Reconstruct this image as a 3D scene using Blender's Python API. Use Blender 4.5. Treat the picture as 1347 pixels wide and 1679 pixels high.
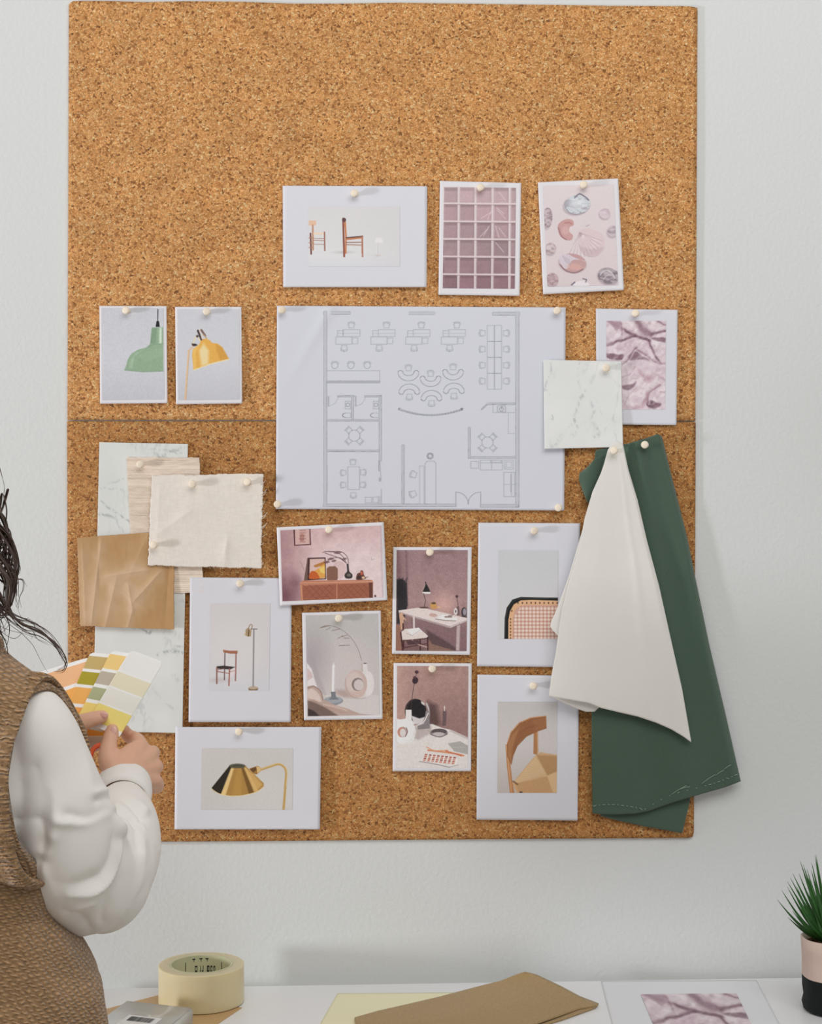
import bpy, bmesh, math, random
import numpy as np
from mathutils import Vector, Matrix, noise as mn
random.seed(7); np.random.seed(7)
for o in list(bpy.data.objects): bpy.data.objects.remove(o)
scn = bpy.context.scene
COL = scn.collection
# ------------------------------------------------------------------ camera
F = 2550.0; CAM = Vector((0.0, -2.23, 1.573)); PSI = math.radians(1.5)
cd = bpy.data.cameras.new('camera'); co = bpy.data.objects.new('camera', cd); COL.objects.link(co)
co.location = CAM; co.rotation_euler = (math.pi/2, 0, -PSI)
cd.sensor_fit = 'VERTICAL'; cd.sensor_height = 36.0; cd.lens = F/1679*36.0; cd.clip_start = 0.02
scn.camera = co
# ------------------------------------------------------------------ world and lights
scn.view_settings.view_transform = 'Standard'; scn.view_settings.look = 'None'
scn.view_settings.gamma = 1.0; scn.view_settings.use_curve_mapping = False
scn.view_settings.exposure = 0.0
W = bpy.data.worlds.new('room_daylight'); scn.world = W; W.use_nodes = True
bgn = W.node_tree.nodes['Background']; bgn.inputs[0].default_value = (1.0, 0.99, 0.985, 1); bgn.inputs[1].default_value = 0.31
def area(name, loc, target, sx, sy, power, col):
    l = bpy.data.lights.new(name, 'AREA'); l.shape = 'RECTANGLE'; l.size = sx; l.size_y = sy; l.energy = power; l.color = col
    o = bpy.data.objects.new(name, l); COL.objects.link(o); o.location = loc
    o.rotation_euler = (Vector(target)-Vector(loc)).to_track_quat('-Z', 'Y').to_euler(); return o
area('side_window_daylight', (-4.2, -1.5, 1.12), (0.1, 0, 1.3), 0.30, 0.6, 100, (0.95, 0.965, 1.0))
area('overhead_soft_fill', (0.5, -2.0, 3.2), (0.3, 0, 1.5), 2.6, 1.4, 33, (1.0, 0.99, 0.965))  # unseen overhead fill, added so brightness falls off down the wall

# ------------------------------------------------------------------ helpers
def P(px, py, d=0.0):
    """photo pixel -> point on the vertical plane d metres in front of the wall"""
    u = (px-673.5)/F; w = -(py-839.5)/F
    dx = u*math.cos(PSI)+math.sin(PSI); dy = math.cos(PSI)-u*math.sin(PSI)
    t = (-d-CAM.y)/dy
    return Vector((CAM.x+t*dx, -d, CAM.z+t*w))
def PA(px, py, d):
    px = np.asarray(px, float); py = np.asarray(py, float); d = np.asarray(d, float)+0*px
    u = (px-673.5)/F; w = -(py-839.5)/F
    dx = u*math.cos(PSI)+math.sin(PSI); dy = math.cos(PSI)-u*math.sin(PSI)
    t = (-d-CAM.y)/dy
    return np.stack([CAM.x+t*dx, -d, CAM.z+t*w], -1)
DESK_Z = P(1290, 1599.5, 0.0).z
def G(px, py, h=0.0):
    """photo pixel -> point on the desk surface (h above it)"""
    u = (px-673.5)/F; w = -(py-839.5)/F
    dx = u*math.cos(PSI)+math.sin(PSI); dy = math.cos(PSI)-u*math.sin(PSI)
    t = (DESK_Z+h-CAM.z)/w
    return Vector((CAM.x+t*dx, CAM.y+t*dy, DESK_Z+h))
def lin(c):
    c = np.asarray(c, float)/255.0
    return np.where(c <= 0.04045, c/12.92, ((c+0.055)/1.055)**2.4)
KA = 1.22
def alb(c): return np.clip(lin(c)*KA, 0, 0.93)
def mat(name, c, rough=0.7, spec=0.3, metal=0.0, bump=None, trans=0.0, alpha=1.0, var=None, sheen=0.0, noise_scale=None):
    m = bpy.data.materials.new(name); m.use_nodes = True; nt = m.node_tree; b = nt.nodes['Principled BSDF']
    a = alb(c); b.inputs['Base Color'].default_value = (*a, 1); b.inputs['Roughness'].default_value = rough
    b.inputs['Specular IOR Level'].default_value = spec; b.inputs['Metallic'].default_value = metal
    b.inputs['Transmission Weight'].default_value = trans; b.inputs['Alpha'].default_value = alpha
    if sheen: b.inputs['Sheen Weight'].default_value = sheen
    tc = nt.nodes.new('ShaderNodeTexCoord')
    if var:
        n = nt.nodes.new('ShaderNodeTexNoise'); n.inputs['Scale'].default_value = var[0]; n.inputs['Detail'].default_value = 4
        r = nt.nodes.new('ShaderNodeMix'); r.data_type = 'RGBA'
        r.inputs[6].default_value = (*np.clip(a*(1-var[1]), 0, 1), 1); r.inputs[7].default_value = (*np.clip(a*(1+var[1]), 0, 1), 1)
        nt.links.new(tc.outputs['Object'], n.inputs['Vector']); nt.links.new(n.outputs['Fac'], r.inputs[0]); nt.links.new(r.outputs[2], b.inputs['Base Color'])
    if bump:
        n = nt.nodes.new('ShaderNodeTexNoise'); n.inputs['Scale'].default_value = bump[0]; n.inputs['Detail'].default_value = 3
        bp = nt.nodes.new('ShaderNodeBump'); bp.inputs['Distance'].default_value = bump[1]; bp.inputs['Strength'].default_value = 1
        nt.links.new(tc.outputs['Object'], n.inputs['Vector']); nt.links.new(n.outputs['Fac'], bp.inputs['Height']); nt.links.new(bp.outputs[0], b.inputs['Normal'])
    return m
def weave(m, scale, dist, axes=(1, 1)):
    """adds a woven thread bump from two crossed wave textures"""
    nt = m.node_tree; b = nt.nodes['Principled BSDF']; tc = nt.nodes.new('ShaderNodeTexCoord'); s = []
    for ax, on in (('X', axes[0]), ('Z', axes[1])):
        if not on: continue
        w = nt.nodes.new('ShaderNodeTexWave'); w.bands_direction = ax; w.inputs['Scale'].default_value = scale; w.inputs['Distortion'].default_value = 1.0
        w.inputs['Detail'].default_value = 1; w.inputs['Detail Scale'].default_value = 2
        nt.links.new(tc.outputs['Object'], w.inputs['Vector']); s.append(w.outputs['Fac'])
    h = s[0]
    if len(s) > 1:
        a = nt.nodes.new('ShaderNodeMath'); a.operation = 'ADD'; nt.links.new(s[0], a.inputs[0]); nt.links.new(s[1], a.inputs[1]); h = a.outputs[0]
    bp = nt.nodes.new('ShaderNodeBump'); bp.inputs['Distance'].default_value = dist
    nt.links.new(h, bp.inputs['Height'])
    if b.inputs['Normal'].is_linked: nt.links.new(b.inputs['Normal'].links[0].from_socket, bp.inputs['Normal'])
    nt.links.new(bp.outputs[0], b.inputs['Normal']); return m
def vcmat(name, rough=0.6, spec=0.3, bump=None):
    m = mat(name, (200, 200, 200), rough, spec, bump=bump); nt = m.node_tree
    a = nt.nodes.new('ShaderNodeAttribute'); a.attribute_name = 'Col'; nt.links.new(a.outputs['Color'], nt.nodes['Principled BSDF'].inputs['Base Color']); return m
def link(name, me, m=None, parent=None, smooth=True):
    o = bpy.data.objects.new(name, me); COL.objects.link(o)
    if m is not None:
        me.materials.clear(); me.materials.append(m)
    if parent is not None:
        o.parent = parent; o.matrix_parent_inverse = Matrix.Translation(-parent.location) if parent.location.length else Matrix.Identity(4)
        if parent.rotation_euler.z: o.matrix_parent_inverse = parent.matrix_basis.inverted()
    if smooth and len(me.polygons): me.polygons.foreach_set('use_smooth', [True]*len(me.polygons))
    return o
def obj_bm(name, bm, m, parent=None, smooth=True):
    bmesh.ops.recalc_face_normals(bm, faces=bm.faces)
    me = bpy.data.meshes.new(name); bm.to_mesh(me); bm.free(); return link(name, me, m, parent, smooth)
def tag(o, label=None, cat=None, group=None, kind=None):
    if label: o['label'] = label
    if cat: o['category'] = cat
    if group: o['group'] = group
    if kind: o['kind'] = kind
    return o
def empty(name, loc):
    o = bpy.data.objects.new(name, None); COL.objects.link(o); o.location = loc; o.empty_display_size = 0.05; return o
def grid_mesh(name, pts, cols=None, thick=0.0):
    """pts (h,w,3) world -> mesh; with thick a closed slab (back pushed towards the wall)"""
    h, w = pts.shape[:2]; V = pts.reshape(-1, 3)
    i = np.arange(h*w).reshape(h, w)
    q = np.stack([i[:-1, :-1], i[1:, :-1], i[1:, 1:], i[:-1, 1:]], -1).reshape(-1, 4)
    if thick:
        du = np.gradient(pts, axis=1); dv = np.gradient(pts, axis=0); n = np.cross(dv, du); n /= (np.linalg.norm(n, axis=-1, keepdims=True)+1e-12)
        if n[..., 1].mean() > 0.2 or (abs(n[..., 1].mean()) <= 0.2 and n[..., 2].mean() < 0): n = -n
        B = (pts-n*thick).reshape(-1, 3); N = h*w; V = np.concatenate([V, B])
        qb = q[:, ::-1]+N
        ring = np.concatenate([i[0, :], i[1:, -1], i[-1, -2::-1], i[-2:0:-1, 0]]); r2 = np.roll(ring, -1)
        qs = np.stack([ring, r2, r2+N, ring+N], -1); q = np.concatenate([q, qb, qs])
    me = bpy.data.meshes.new(name); me.vertices.add(len(V)); me.vertices.foreach_set('co', V.astype(np.float32).ravel())
    me.loops.add(len(q)*4); me.loops.foreach_set('vertex_index', q.astype(np.int32).ravel())
    me.polygons.add(len(q)); me.polygons.foreach_set('loop_start', np.arange(len(q), dtype=np.int32)*4)
    me.update(calc_edges=True); me.validate()
    if cols is not None:
        c = cols.reshape(-1, 3)
        if thick: c = np.concatenate([c, c])
        a = me.color_attributes.new('Col', 'FLOAT_COLOR', 'POINT')
        a.data.foreach_set('color', np.concatenate([c, np.ones((len(c), 1))], 1).astype(np.float32).ravel())
    return me
def bil(q, U, V):
    q = np.asarray(q, float)
    return ((1-U)*(1-V))[..., None]*q[0]+(U*(1-V))[..., None]*q[1]+(U*V)[..., None]*q[2]+((1-U)*V)[..., None]*q[3]
def resample(pl, n):
    pl = np.asarray(pl, float)
    s = np.concatenate([[0], np.cumsum(np.linalg.norm(np.diff(pl[:, :2], axis=0), axis=1))]); t = np.linspace(0, s[-1], n)
    return np.stack([np.interp(t, s, pl[:, k]) for k in range(pl.shape[1])], -1)
def smoothpl(pl, k=8, closed=False):
    pl = [np.asarray(p, float) for p in pl]; n = len(pl); out = []
    rng = range(n) if closed else range(n-1)
    for i in rng:
        p0 = pl[(i-1) % n] if (closed or i > 0) else pl[0]; p1 = pl[i]; p2 = pl[(i+1) % n]; p3 = pl[(i+2) % n] if (closed or i+2 < n) else pl[-1]
        for j in range(k):
            t = j/k; out.append(0.5*((2*p1)+(-p0+p2)*t+(2*p0-5*p1+4*p2-p3)*t*t+(-p0+3*p1-3*p2+p3)*t**3))
    if not closed: out.append(pl[-1])
    return np.array(out)
def coons(top, right, bottom, left, nu, nv):
    """four boundary polylines (top, bottom left to right; left, right top to bottom)"""
    T = resample(top, nu); B = resample(bottom, nu); L = resample(left, nv); R = resample(right, nv)
    u = np.linspace(0, 1, nu)[None, :, None]; v = np.linspace(0, 1, nv)[:, None, None]
    return (1-v)*T[None]+v*B[None]+(1-u)*L[:, None]+u*R[:, None]-((1-u)*(1-v)*T[0]+u*(1-v)*T[-1]+(1-u)*v*B[0]+u*v*B[-1])
_rs = {}
def vnoise(X, Y, sc, seed=0):
    X = X/sc; Y = Y/sc; xi = np.floor(X).astype(int); yi = np.floor(Y).astype(int); fx = X-xi; fy = Y-yi
    fx = fx*fx*(3-2*fx); fy = fy*fy*(3-2*fy)
    def h(a, b):
        n = (a*374761393+b*668265263+seed*1442695041) & 0xffffffff; n = ((n ^ (n >> 13))*1274126177) & 0xffffffff; return ((n ^ (n >> 16)) & 0xffff)/65535.0
    return (h(xi, yi)*(1-fx)+h(xi+1, yi)*fx)*(1-fy)+(h(xi, yi+1)*(1-fx)+h(xi+1, yi+1)*fx)*fy
def fbm(X, Y, sc, seed=0, o=4):
    r = 0; a = 0.5; t = 0
    for k in range(o): r = r+a*vnoise(X, Y, sc/2**k, seed+k*17); t += a; a *= 0.5
    return r/t
# ------------------------------------------------------------------ printed pictures: colours computed on a fine grid
class Pic:
    def __init__(s, quad, org, sc, bg, dens=1.4):
        s.quad = np.asarray(quad, float); q = s.quad
        w = int(np.linalg.norm(q[1]-q[0])*dens)+2; h = int(np.linalg.norm(q[3]-q[0])*dens)+2
        s.U, s.V = np.meshgrid(np.linspace(0, 1, w), np.linspace(0, 1, h)); p = bil(q, s.U, s.V)
        s.X = (p[..., 0]-org[0])*sc; s.Y = (p[..., 1]-org[1])*sc; s.sc = sc
        s.C = np.zeros((h, w, 3))+np.asarray(bg, float)
    def mix(s, m, c, a=1.0):
        m = np.clip(m, 0, 1)[..., None]*a; s.C = s.C*(1-m)+np.asarray(c, float)*m
    def vgrad(s, stops):
        v = s.V; k = [t for t, _ in stops]
        for i in range(3): s.C[..., i] = np.interp(v, k, [c[i] for _, c in stops])
    def poly(s, pts, c, a=1.0, soft=None, sm=False):
        soft = soft or s.sc*0.7
        if sm: pts = smoothpl(pts, 6, True)
        pts = np.asarray(pts, float); x, y = s.X, s.Y; ins = np.zeros(x.shape, bool); dm = np.full(x.shape, 1e9)
        x0, y0 = pts.min(0)-soft*2; x1, y1 = pts.max(0)+soft*2
        sel = (x > x0) & (x < x1) & (y > y0) & (y < y1)
        if not sel.any(): return
        xs = x[sel]; ys = y[sel]; ins = np.zeros(xs.shape, bool); dm = np.full(xs.shape, 1e9)
        for i in range(len(pts)):
            ax, ay = pts[i]; bx, by = pts[(i+1) % len(pts)]
            cond = ((ay > ys) != (by > ys))
            with np.errstate(divide='ignore', invalid='ignore'): xx = (bx-ax)*(ys-ay)/(by-ay+1e-12)+ax
            ins ^= cond & (xs < xx)
            L = (bx-ax)**2+(by-ay)**2+1e-9; t = np.clip(((xs-ax)*(bx-ax)+(ys-ay)*(by-ay))/L, 0, 1)
            dm = np.minimum(dm, np.hypot(xs-ax-t*(bx-ax), ys-ay-t*(by-ay)))
        m = np.zeros(x.shape); m[sel] = np.clip(0.5+np.where(ins, dm, -dm)/soft, 0, 1); s.mix(m, c, a)
    def line(s, pts, w, c, a=1.0, soft=None, sm=False):
        soft = soft or s.sc*0.7
        if sm: pts = smoothpl(pts, 6)
        pts = np.asarray(pts, float); x, y = s.X, s.Y; r = w+soft*2
        sel = (x > pts[:, 0].min()-r) & (x < pts[:, 0].max()+r) & (y > pts[:, 1].min()-r) & (y < pts[:, 1].max()+r)
        if not sel.any(): return
        xs = x[sel]; ys = y[sel]; dm = np.full(xs.shape, 1e9)
        for (ax, ay), (bx, by) in zip(pts[:-1], pts[1:]):
            L = (bx-ax)**2+(by-ay)**2+1e-9; t = np.clip(((xs-ax)*(bx-ax)+(ys-ay)*(by-ay))/L, 0, 1)
            dm = np.minimum(dm, np.hypot(xs-ax-t*(bx-ax), ys-ay-t*(by-ay)))
        m = np.zeros(x.shape); m[sel] = np.clip(0.5+(w/2-dm)/soft, 0, 1); s.mix(m, c, a)
    def ell(s, cx, cy, rx, ry, c, rot=0, a=1.0, soft=None):
        soft = soft or s.sc*0.7; cr, sr = math.cos(rot), math.sin(rot)
        x = (s.X-cx)*cr+(s.Y-cy)*sr; y = -(s.X-cx)*sr+(s.Y-cy)*cr
        k = np.hypot(x/rx, y/ry); d = (1-k)*min(rx, ry); s.mix(np.clip(0.5+d/soft, 0, 1), c, a)
    def rect(s, x0, y0, x1, y1, c, a=1.0, soft=None): s.poly([(x0, y0), (x1, y0), (x1, y1), (x0, y1)], c, a, soft)
    def noise(s, sc, amt, seed=0, o=3):
        n = fbm(s.X, s.Y, sc, seed, o)-0.5; s.C = s.C+(n*amt*2)[..., None]
    def grain(s, amt): s.C = s.C+np.random.normal(0, amt, s.C.shape[:2])[..., None]
    def cols(s): g = s.C.mean(-1, keepdims=True); return alb(np.clip(g+(s.C-g)*0.9, 8, 246))
PAPER = vcmat('matte_paper', 0.62, 0.25, bump=(900, 0.00004)); INK = vcmat('printed_picture', 0.5, 0.3)
PAPER_SEEN = (208, 208, 215); PRINT_SEEN = (217, 214, 218)
class Sheet:
    """a sheet pinned to the board: corner pixels TL TR BR BL, distance from the wall and how its corners lift"""
    def __init__(s, quad, d, lift=(0, 0, 0.002, 0.002), bow=0.0, wob=0.0006, seed=1):
        s.q = np.asarray(quad, float); s.d = d; s.lift = lift; s.bow = bow; s.wob = wob; s.seed = seed
    def depth(s, U, V):
        l = s.lift
        c = l[0]*np.clip(1-np.hypot(U, V), 0, 1)**1.6+l[1]*np.clip(1-np.hypot(1-U, V), 0, 1)**1.6+l[2]*np.clip(1.1-np.hypot(1-U, 1-V), 0, 2)**1.6+l[3]*np.clip(1.1-np.hypot(U, 1-V), 0, 2)**1.6
        b = s.bow*4*U*(1-U)*V
        return s.d+c+b+s.wob*fbm(U*3+s.seed*7.1, V*3+s.seed, 1.0, s.seed, 2)
    def inv(s, X, Y):
        """photo px -> u,v in the sheet (affine solve, two Newton steps)"""
        q = s.q; U = np.full(np.shape(X), 0.5); V = np.full(np.shape(X), 0.5)
        for _ in range(4):
            p = bil(q, U, V); du = (1-V)[..., None]*(q[1]-q[0])+V[..., None]*(q[2]-q[3]); dv = (1-U)[..., None]*(q[3]-q[0])+U[..., None]*(q[2]-q[1])
            rx = X-p[..., 0]; ry = Y-p[..., 1]; det = du[..., 0]*dv[..., 1]-du[..., 1]*dv[..., 0]
            U = U+(rx*dv[..., 1]-ry*dv[..., 0])/det; V = V+(ry*du[..., 0]-rx*du[..., 1])/det
        return U, V
    def surf(s, X, Y, off=0.0):
        U, V = s.inv(X, Y); return PA(X, Y, s.depth(U, V)+off)
    def mesh(s, name, label, cat, m=PAPER, seen=PAPER_SEEN, nu=48, nv=48, thick=0.00025, colfn=None, group=None, edge=0.0):
        U, V = np.meshgrid(np.linspace(0, 1, nu), np.linspace(0, 1, nv)); p = bil(s.q, U, V)
        if edge:
            e = (fbm(U*40, V*40+3, 1.0, s.seed+5, 2)-0.5)*2*edge; f = fbm(U*9+8, V*9, 1.0, s.seed+9, 2)-0.5
            wx = np.clip(abs(U-0.5)*2, 0, 1)**8; wy = np.clip(abs(V-0.5)*2, 0, 1)**8
            p[..., 0] += (e+f*edge*2)*wx; p[..., 1] += (e+f*edge*2)*wy
        pts = PA(p[..., 0], p[..., 1], s.depth(U, V))
        c = alb(colfn(p[..., 0], p[..., 1], U, V)) if colfn else np.zeros((nv, nu, 3))+alb(seen)
        me = grid_mesh(name, pts, c, thick); o = link(name, me, m); tag(o, label, cat, group); s.o = o; return o
    def picture(s, pic, name='picture', off=0.0003):
        p = bil(pic.quad, pic.U, pic.V); pts = s.surf(p[..., 0], p[..., 1], off)
        return link(name, grid_mesh(name, pts, pic.cols()), INK, s.o)
# ------------------------------------------------------------------ the setting
def box_bm(x0, y0, z0, x1, y1, z1, bm=None, bev=0.0):
    bm = bm or bmesh.new(); r = bmesh.ops.create_cube(bm, size=1.0)
    for v in r['verts']: v.co = Vector(((x0+x1)/2+v.co.x*(x1-x0), (y0+y1)/2+v.co.y*(y1-y0), (z0+z1)/2+v.co.z*(z1-z0)))
    if bev: bmesh.ops.bevel(bm, geom=[e for e in bm.edges if all(v in r['verts'] for v in e.verts)], offset=bev, segments=3, affect='EDGES')
    return bm
M_wall = mat('white_wall_paint', (205, 207, 206), 0.85, 0.15, bump=(160, 0.0006))
o = obj_bm('wall_back', box_bm(-4, 0, 0, 4, 0.12, 3.0), M_wall, None, False); o['kind'] = 'structure'
M_floor = mat('grey_floor', (190, 184, 174), 0.6, 0.3, var=(3, 0.05))
o = obj_bm('floor', box_bm(-4, -4, -0.1, 4, 0, 0), M_floor, None, False); o['kind'] = 'structure'
# ------------------------------------------------------------------ cork boards
def cork(name, shift, tone=1.0):
    m = bpy.data.materials.new(name); m.use_nodes = True; nt = m.node_tree; b = nt.nodes['Principled BSDF']; N = nt.nodes.new; L = nt.links.new
    tc = N('ShaderNodeTexCoord'); mp = N('ShaderNodeMapping'); mp.inputs['Location'].default_value = (shift, 0, shift)
    L(tc.outputs['Object'], mp.inputs[0])
    wn = N('ShaderNodeTexNoise'); wn.inputs['Scale'].default_value = 180; wn.inputs['Detail'].default_value = 2
    ad = N('ShaderNodeVectorMath'); ad.operation = 'MULTIPLY_ADD'; ad.inputs[1].default_value = (0.004, 0.004, 0.004)
    L(mp.outputs[0], wn.inputs['Vector']); L(wn.outputs['Color'], ad.inputs[0]); L(mp.outputs[0], ad.inputs[2])
    v = N('ShaderNodeTexVoronoi'); v.inputs['Scale'].default_value = 370; v.inputs['Randomness'].default_value = 1; L(ad.outputs[0], v.inputs['Vector'])
    bw = N('ShaderNodeSeparateColor'); L(v.outputs['Color'], bw.inputs[0])
    r = N('ShaderNodeValToRGB'); e = r.color_ramp.elements
    stops = [(0.0, (124, 76, 34)), (0.055, (164, 106, 52)), (0.22, (200, 138, 76)), (0.6, (217, 156, 93)), (0.9, (229, 171, 110)), (1.0, (238, 192, 138))]
    while len(e) < len(stops): e.new(0.5)
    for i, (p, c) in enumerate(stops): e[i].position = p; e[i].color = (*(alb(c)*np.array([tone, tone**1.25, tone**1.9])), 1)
    L(bw.outputs[0], r.inputs[0])
    d = N('ShaderNodeTexVoronoi'); d.feature = 'DISTANCE_TO_EDGE'; d.inputs['Scale'].default_value = 370; L(ad.outputs[0], d.inputs['Vector'])
    mr = N('ShaderNodeMapRange'); mr.inputs[1].default_value = 0.0; mr.inputs[2].default_value = 0.14; mr.inputs[3].default_value = 0.72; mr.inputs[4].default_value = 1.0; L(d.outputs[0], mr.inputs[0])
    n2 = N('ShaderNodeTexNoise'); n2.inputs['Scale'].default_value = 650; n2.inputs['Detail'].default_value = 3; L(mp.outputs[0], n2.inputs['Vector'])
    m2 = N('ShaderNodeMapRange'); m2.inputs[1].default_value = 0.3; m2.inputs[2].default_value = 0.7; m2.inputs[3].default_value = 0.72; m2.inputs[4].default_value = 1.22; L(n2.outputs['Fac'], m2.inputs[0])
    n3 = N('ShaderNodeTexNoise'); n3.inputs['Scale'].default_value = 22; n3.inputs['Detail'].default_value = 4; L(mp.outputs[0], n3.inputs['Vector'])
    m3 = N('ShaderNodeMapRange'); m3.inputs[1].default_value = 0.3; m3.inputs[2].default_value = 0.7; m3.inputs[3].default_value = 0.9; m3.inputs[4].default_value = 1.1; L(n3.outputs['Fac'], m3.inputs[0])
    p1 = N('ShaderNodeMath'); p1.operation = 'MULTIPLY'; L(mr.outputs[0], p1.inputs[0]); L(m2.outputs[0], p1.inputs[1])
    p2 = N('ShaderNodeMath'); p2.operation = 'MULTIPLY'; L(p1.outputs[0], p2.inputs[0]); L(m3.outputs[0], p2.inputs[1])
    sc = N('ShaderNodeVectorMath'); sc.operation = 'SCALE'; L(r.outputs[0], sc.inputs[0]); L(p2.outputs[0], sc.inputs[3]); L(sc.outputs[0], b.inputs['Base Color'])
    hb = N('ShaderNodeMath'); hb.operation = 'MULTIPLY_ADD'; hb.inputs[1].default_value = 0.9; L(bw.outputs[1], hb.inputs[0]); L(p1.outputs[0], hb.inputs[2])
    bp = N('ShaderNodeBump'); bp.inputs['Distance'].default_value = 0.0011; L(hb.outputs[0], bp.inputs['Height']); L(bp.outputs[0], b.inputs['Normal'])
    b.inputs['Roughness'].default_value = 0.5; b.inputs['Specular IOR Level'].default_value = 0.4
    return m
def board(name, label, top, right, bottom, left, m, group):
    g = coons(top, right, bottom, left, 130, 90); U, V = np.meshgrid(np.linspace(0, 1, 130), np.linspace(0, 1, 90))
    d = 0.0036+0.0008*fbm(U*4, V*3, 1, 3, 2)
    o = link(name, grid_mesh(name, PA(g[..., 0], g[..., 1], d), None, 0.0030), m, None, False); tag(o, label, 'cork board', group); return o
board('cork_board', 'tan granulated cork board, the upper of the two panels, bare across its top',
      [(113, 6), (120, 1.5), (170, 1.5), (240, 3.5), (310, 2), (400, 3), (480, 6), (560, 6), (650, 4.5), (760, 6), (900, 8), (1000, 9.5), (1130, 10), (1143, 13)],
      [(1143, 13), (1142, 200), (1141, 450), (1139.5, 690)], [(110.5, 688.3), (450, 688.6), (1139.5, 690)], [(113, 6), (112, 300), (110.5, 688.3)], cork('cork_upper', 0), 'cork boards on the wall')
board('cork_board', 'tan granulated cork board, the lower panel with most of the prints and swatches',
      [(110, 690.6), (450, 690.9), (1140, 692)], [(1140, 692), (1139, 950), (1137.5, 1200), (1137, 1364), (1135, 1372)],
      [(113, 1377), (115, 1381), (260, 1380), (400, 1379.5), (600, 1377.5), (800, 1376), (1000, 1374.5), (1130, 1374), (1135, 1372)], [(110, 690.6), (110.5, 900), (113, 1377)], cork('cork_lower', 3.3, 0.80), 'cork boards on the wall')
# ------------------------------------------------------------------ prints on the upper board
GREYBG = (212, 211, 211)
# -- chairs print
s1 = Sheet([(463.3, 304.5), (700, 305.3), (699, 471), (464, 471)], 0.0066, (0, 0.001, 0.003, 0.0015), seed=2)
s1.mesh('photo_print', 'white landscape print of two wooden chairs and a small lamp, in the top row', 'photo print')
p = Pic([(505.7, 339), (655, 339), (655, 437.3), (505.5, 437.3)], (440, 280), 4.49, GREYBG)
p.vgrad([(0, (209, 207, 208)), (0.55, (212, 211, 211)), (0.8, (214, 213, 215)), (1, (209, 209, 215))]); p.mix(np.clip((p.X-560)/420, 0, 1), (200, 198, 200), 0.45)
p.mix(1-np.clip((p.Y-300)/300, 0, 1), (205, 204, 205), 0.3)
br = (176, 118, 92); dk = (112, 62, 58)
p.poly([(297, 366), (350, 366), (350, 402), (297, 402)], (222, 180, 152)); p.line([(325, 402), (328, 580)], 13, (190, 140, 112)); p.line([(309, 462), (314, 612)], 12, dk)
p.poly([(330, 452), (416, 452), (416, 472), (330, 472)], (224, 204, 184)); p.line([(412, 452), (414, 586)], 10, (150, 100, 84))
for y in (498, 512, 540): p.line([(330, y), (412, y+3)], 5, (160, 118, 104), 0.9)
for y in (495, 530, 565): p.line([(297, y), (322, y)], 6, br)
p.ell(555, 600, 60, 9, (180, 176, 176), soft=14, a=0.7); p.line([(549, 352), (553, 500), (557, 630)], 14, (140, 76, 60)); p.line([(562, 360), (570, 480), (568, 606)], 12, (198, 116, 72)); p.ell(556, 362, 15, 16, (96, 62, 66))
p.poly([(566, 490), (694, 478), (698, 488), (570, 500)], (78, 50, 50)); p.poly([(568, 498), (694, 486), (694, 498), (568, 512)], (196, 122, 84))
p.line([(690, 480), (692, 632)], 10, (168, 104, 80)); p.line([(570, 528), (690, 526)], 6, (140, 84, 76)); p.line([(570, 544), (690, 548)], 6, (166, 108, 84)); p.line([(686, 490), (686, 606)], 5, (196, 130, 96))
p.poly([(792, 492), (832, 492), (842, 530), (782, 530)], (220, 217, 216), soft=5); p.line([(806, 530), (806, 618)], 4, (200, 194, 192)); p.ell(804, 625, 20, 7, (203, 192, 188)); p.ell(770, 620, 50, 5, (200, 198, 198), soft=12, a=0.5)
p.grain(1.5); s1.picture(p)
# -- window grid print
s2 = Sheet([(721, 296.5), (854, 300), (851.5, 485), (718.5, 483.5)], 0.0066, (0, 0, 0.0035, 0.002), seed=3)
s2.mesh('photo_print', 'portrait print of a rosy glass grid of squares, second from left in top row', 'photo print', seen=PRINT_SEEN)
p = Pic([(727.5, 306.5), (845.5, 308), (843.5, 473.5), (725.5, 472.5)], (700, 280), 3.742, (180, 150, 155))
p.vgrad([(0, (196, 168, 172)), (0.3, (186, 158, 163)), (0.6, (166, 140, 146)), (0.85, (150, 116, 124)), (1, (146, 112, 120))]); p.noise(60, 14, 5); p.noise(12, 12, 8)
xs = [98, 195, 298, 403, 508]; ys = [100, 200, 310, 418, 526, 634, 728]
for j in range(6):
    for i in range(5):
        x0 = xs[i]+9; x1 = (xs[i+1]-9) if i < 4 else 545; y0 = ys[j]+4; y1 = ys[j+1]-8; k = (0.93, 1.0, 0.96, 1.03, 1.0)[(i*3+j*2) % 5]
        base = np.array([(186, 158, 163), (180, 148, 154), (166, 136, 142), (160, 132, 136), (150, 120, 126), (142, 108, 116)][j])*k
        p.rect(x0, y0, x1, y1, base, 0.75); p.rect(x0, y0, x1, y0+20, base*0.84, 0.7, soft=10); p.rect(x1-9, y0, x1, y1, base*0.9, 0.5, soft=6)
        if i in (0, 1) and j > 2: p.rect(x0, y1-30, x0+50, y1, base*1.08, 0.5, soft=18)
for x in xs[1:]: p.line([(x, 98), (x-4, 730)], 15, (214, 200, 202), 0.92); p.line([(x+5, 98), (x+1, 730)], 3, (176, 152, 158), 0.7)
for y in ys[1:-1]: p.line([(98, y), (545, y+4)], 11, (216, 200, 200), 0.9); p.line([(98, y+7), (545, y+11)], 4, (140, 108, 114), 0.6)
for a, b, c, d in ((402, 250, 330, 292), (402, 230, 370, 298), (430, 240, 482, 296), (425, 226, 470, 262), (325, 404, 366, 360), (440, 350, 480, 404), (345, 400, 380, 340), (420, 340, 440, 408), (420, 440, 470, 500), (440, 130, 480, 180)): p.line([(a, b), (c, d)], 5, (222, 202, 206), 0.6, soft=5)
p.grain(4); s2.picture(p)
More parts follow.
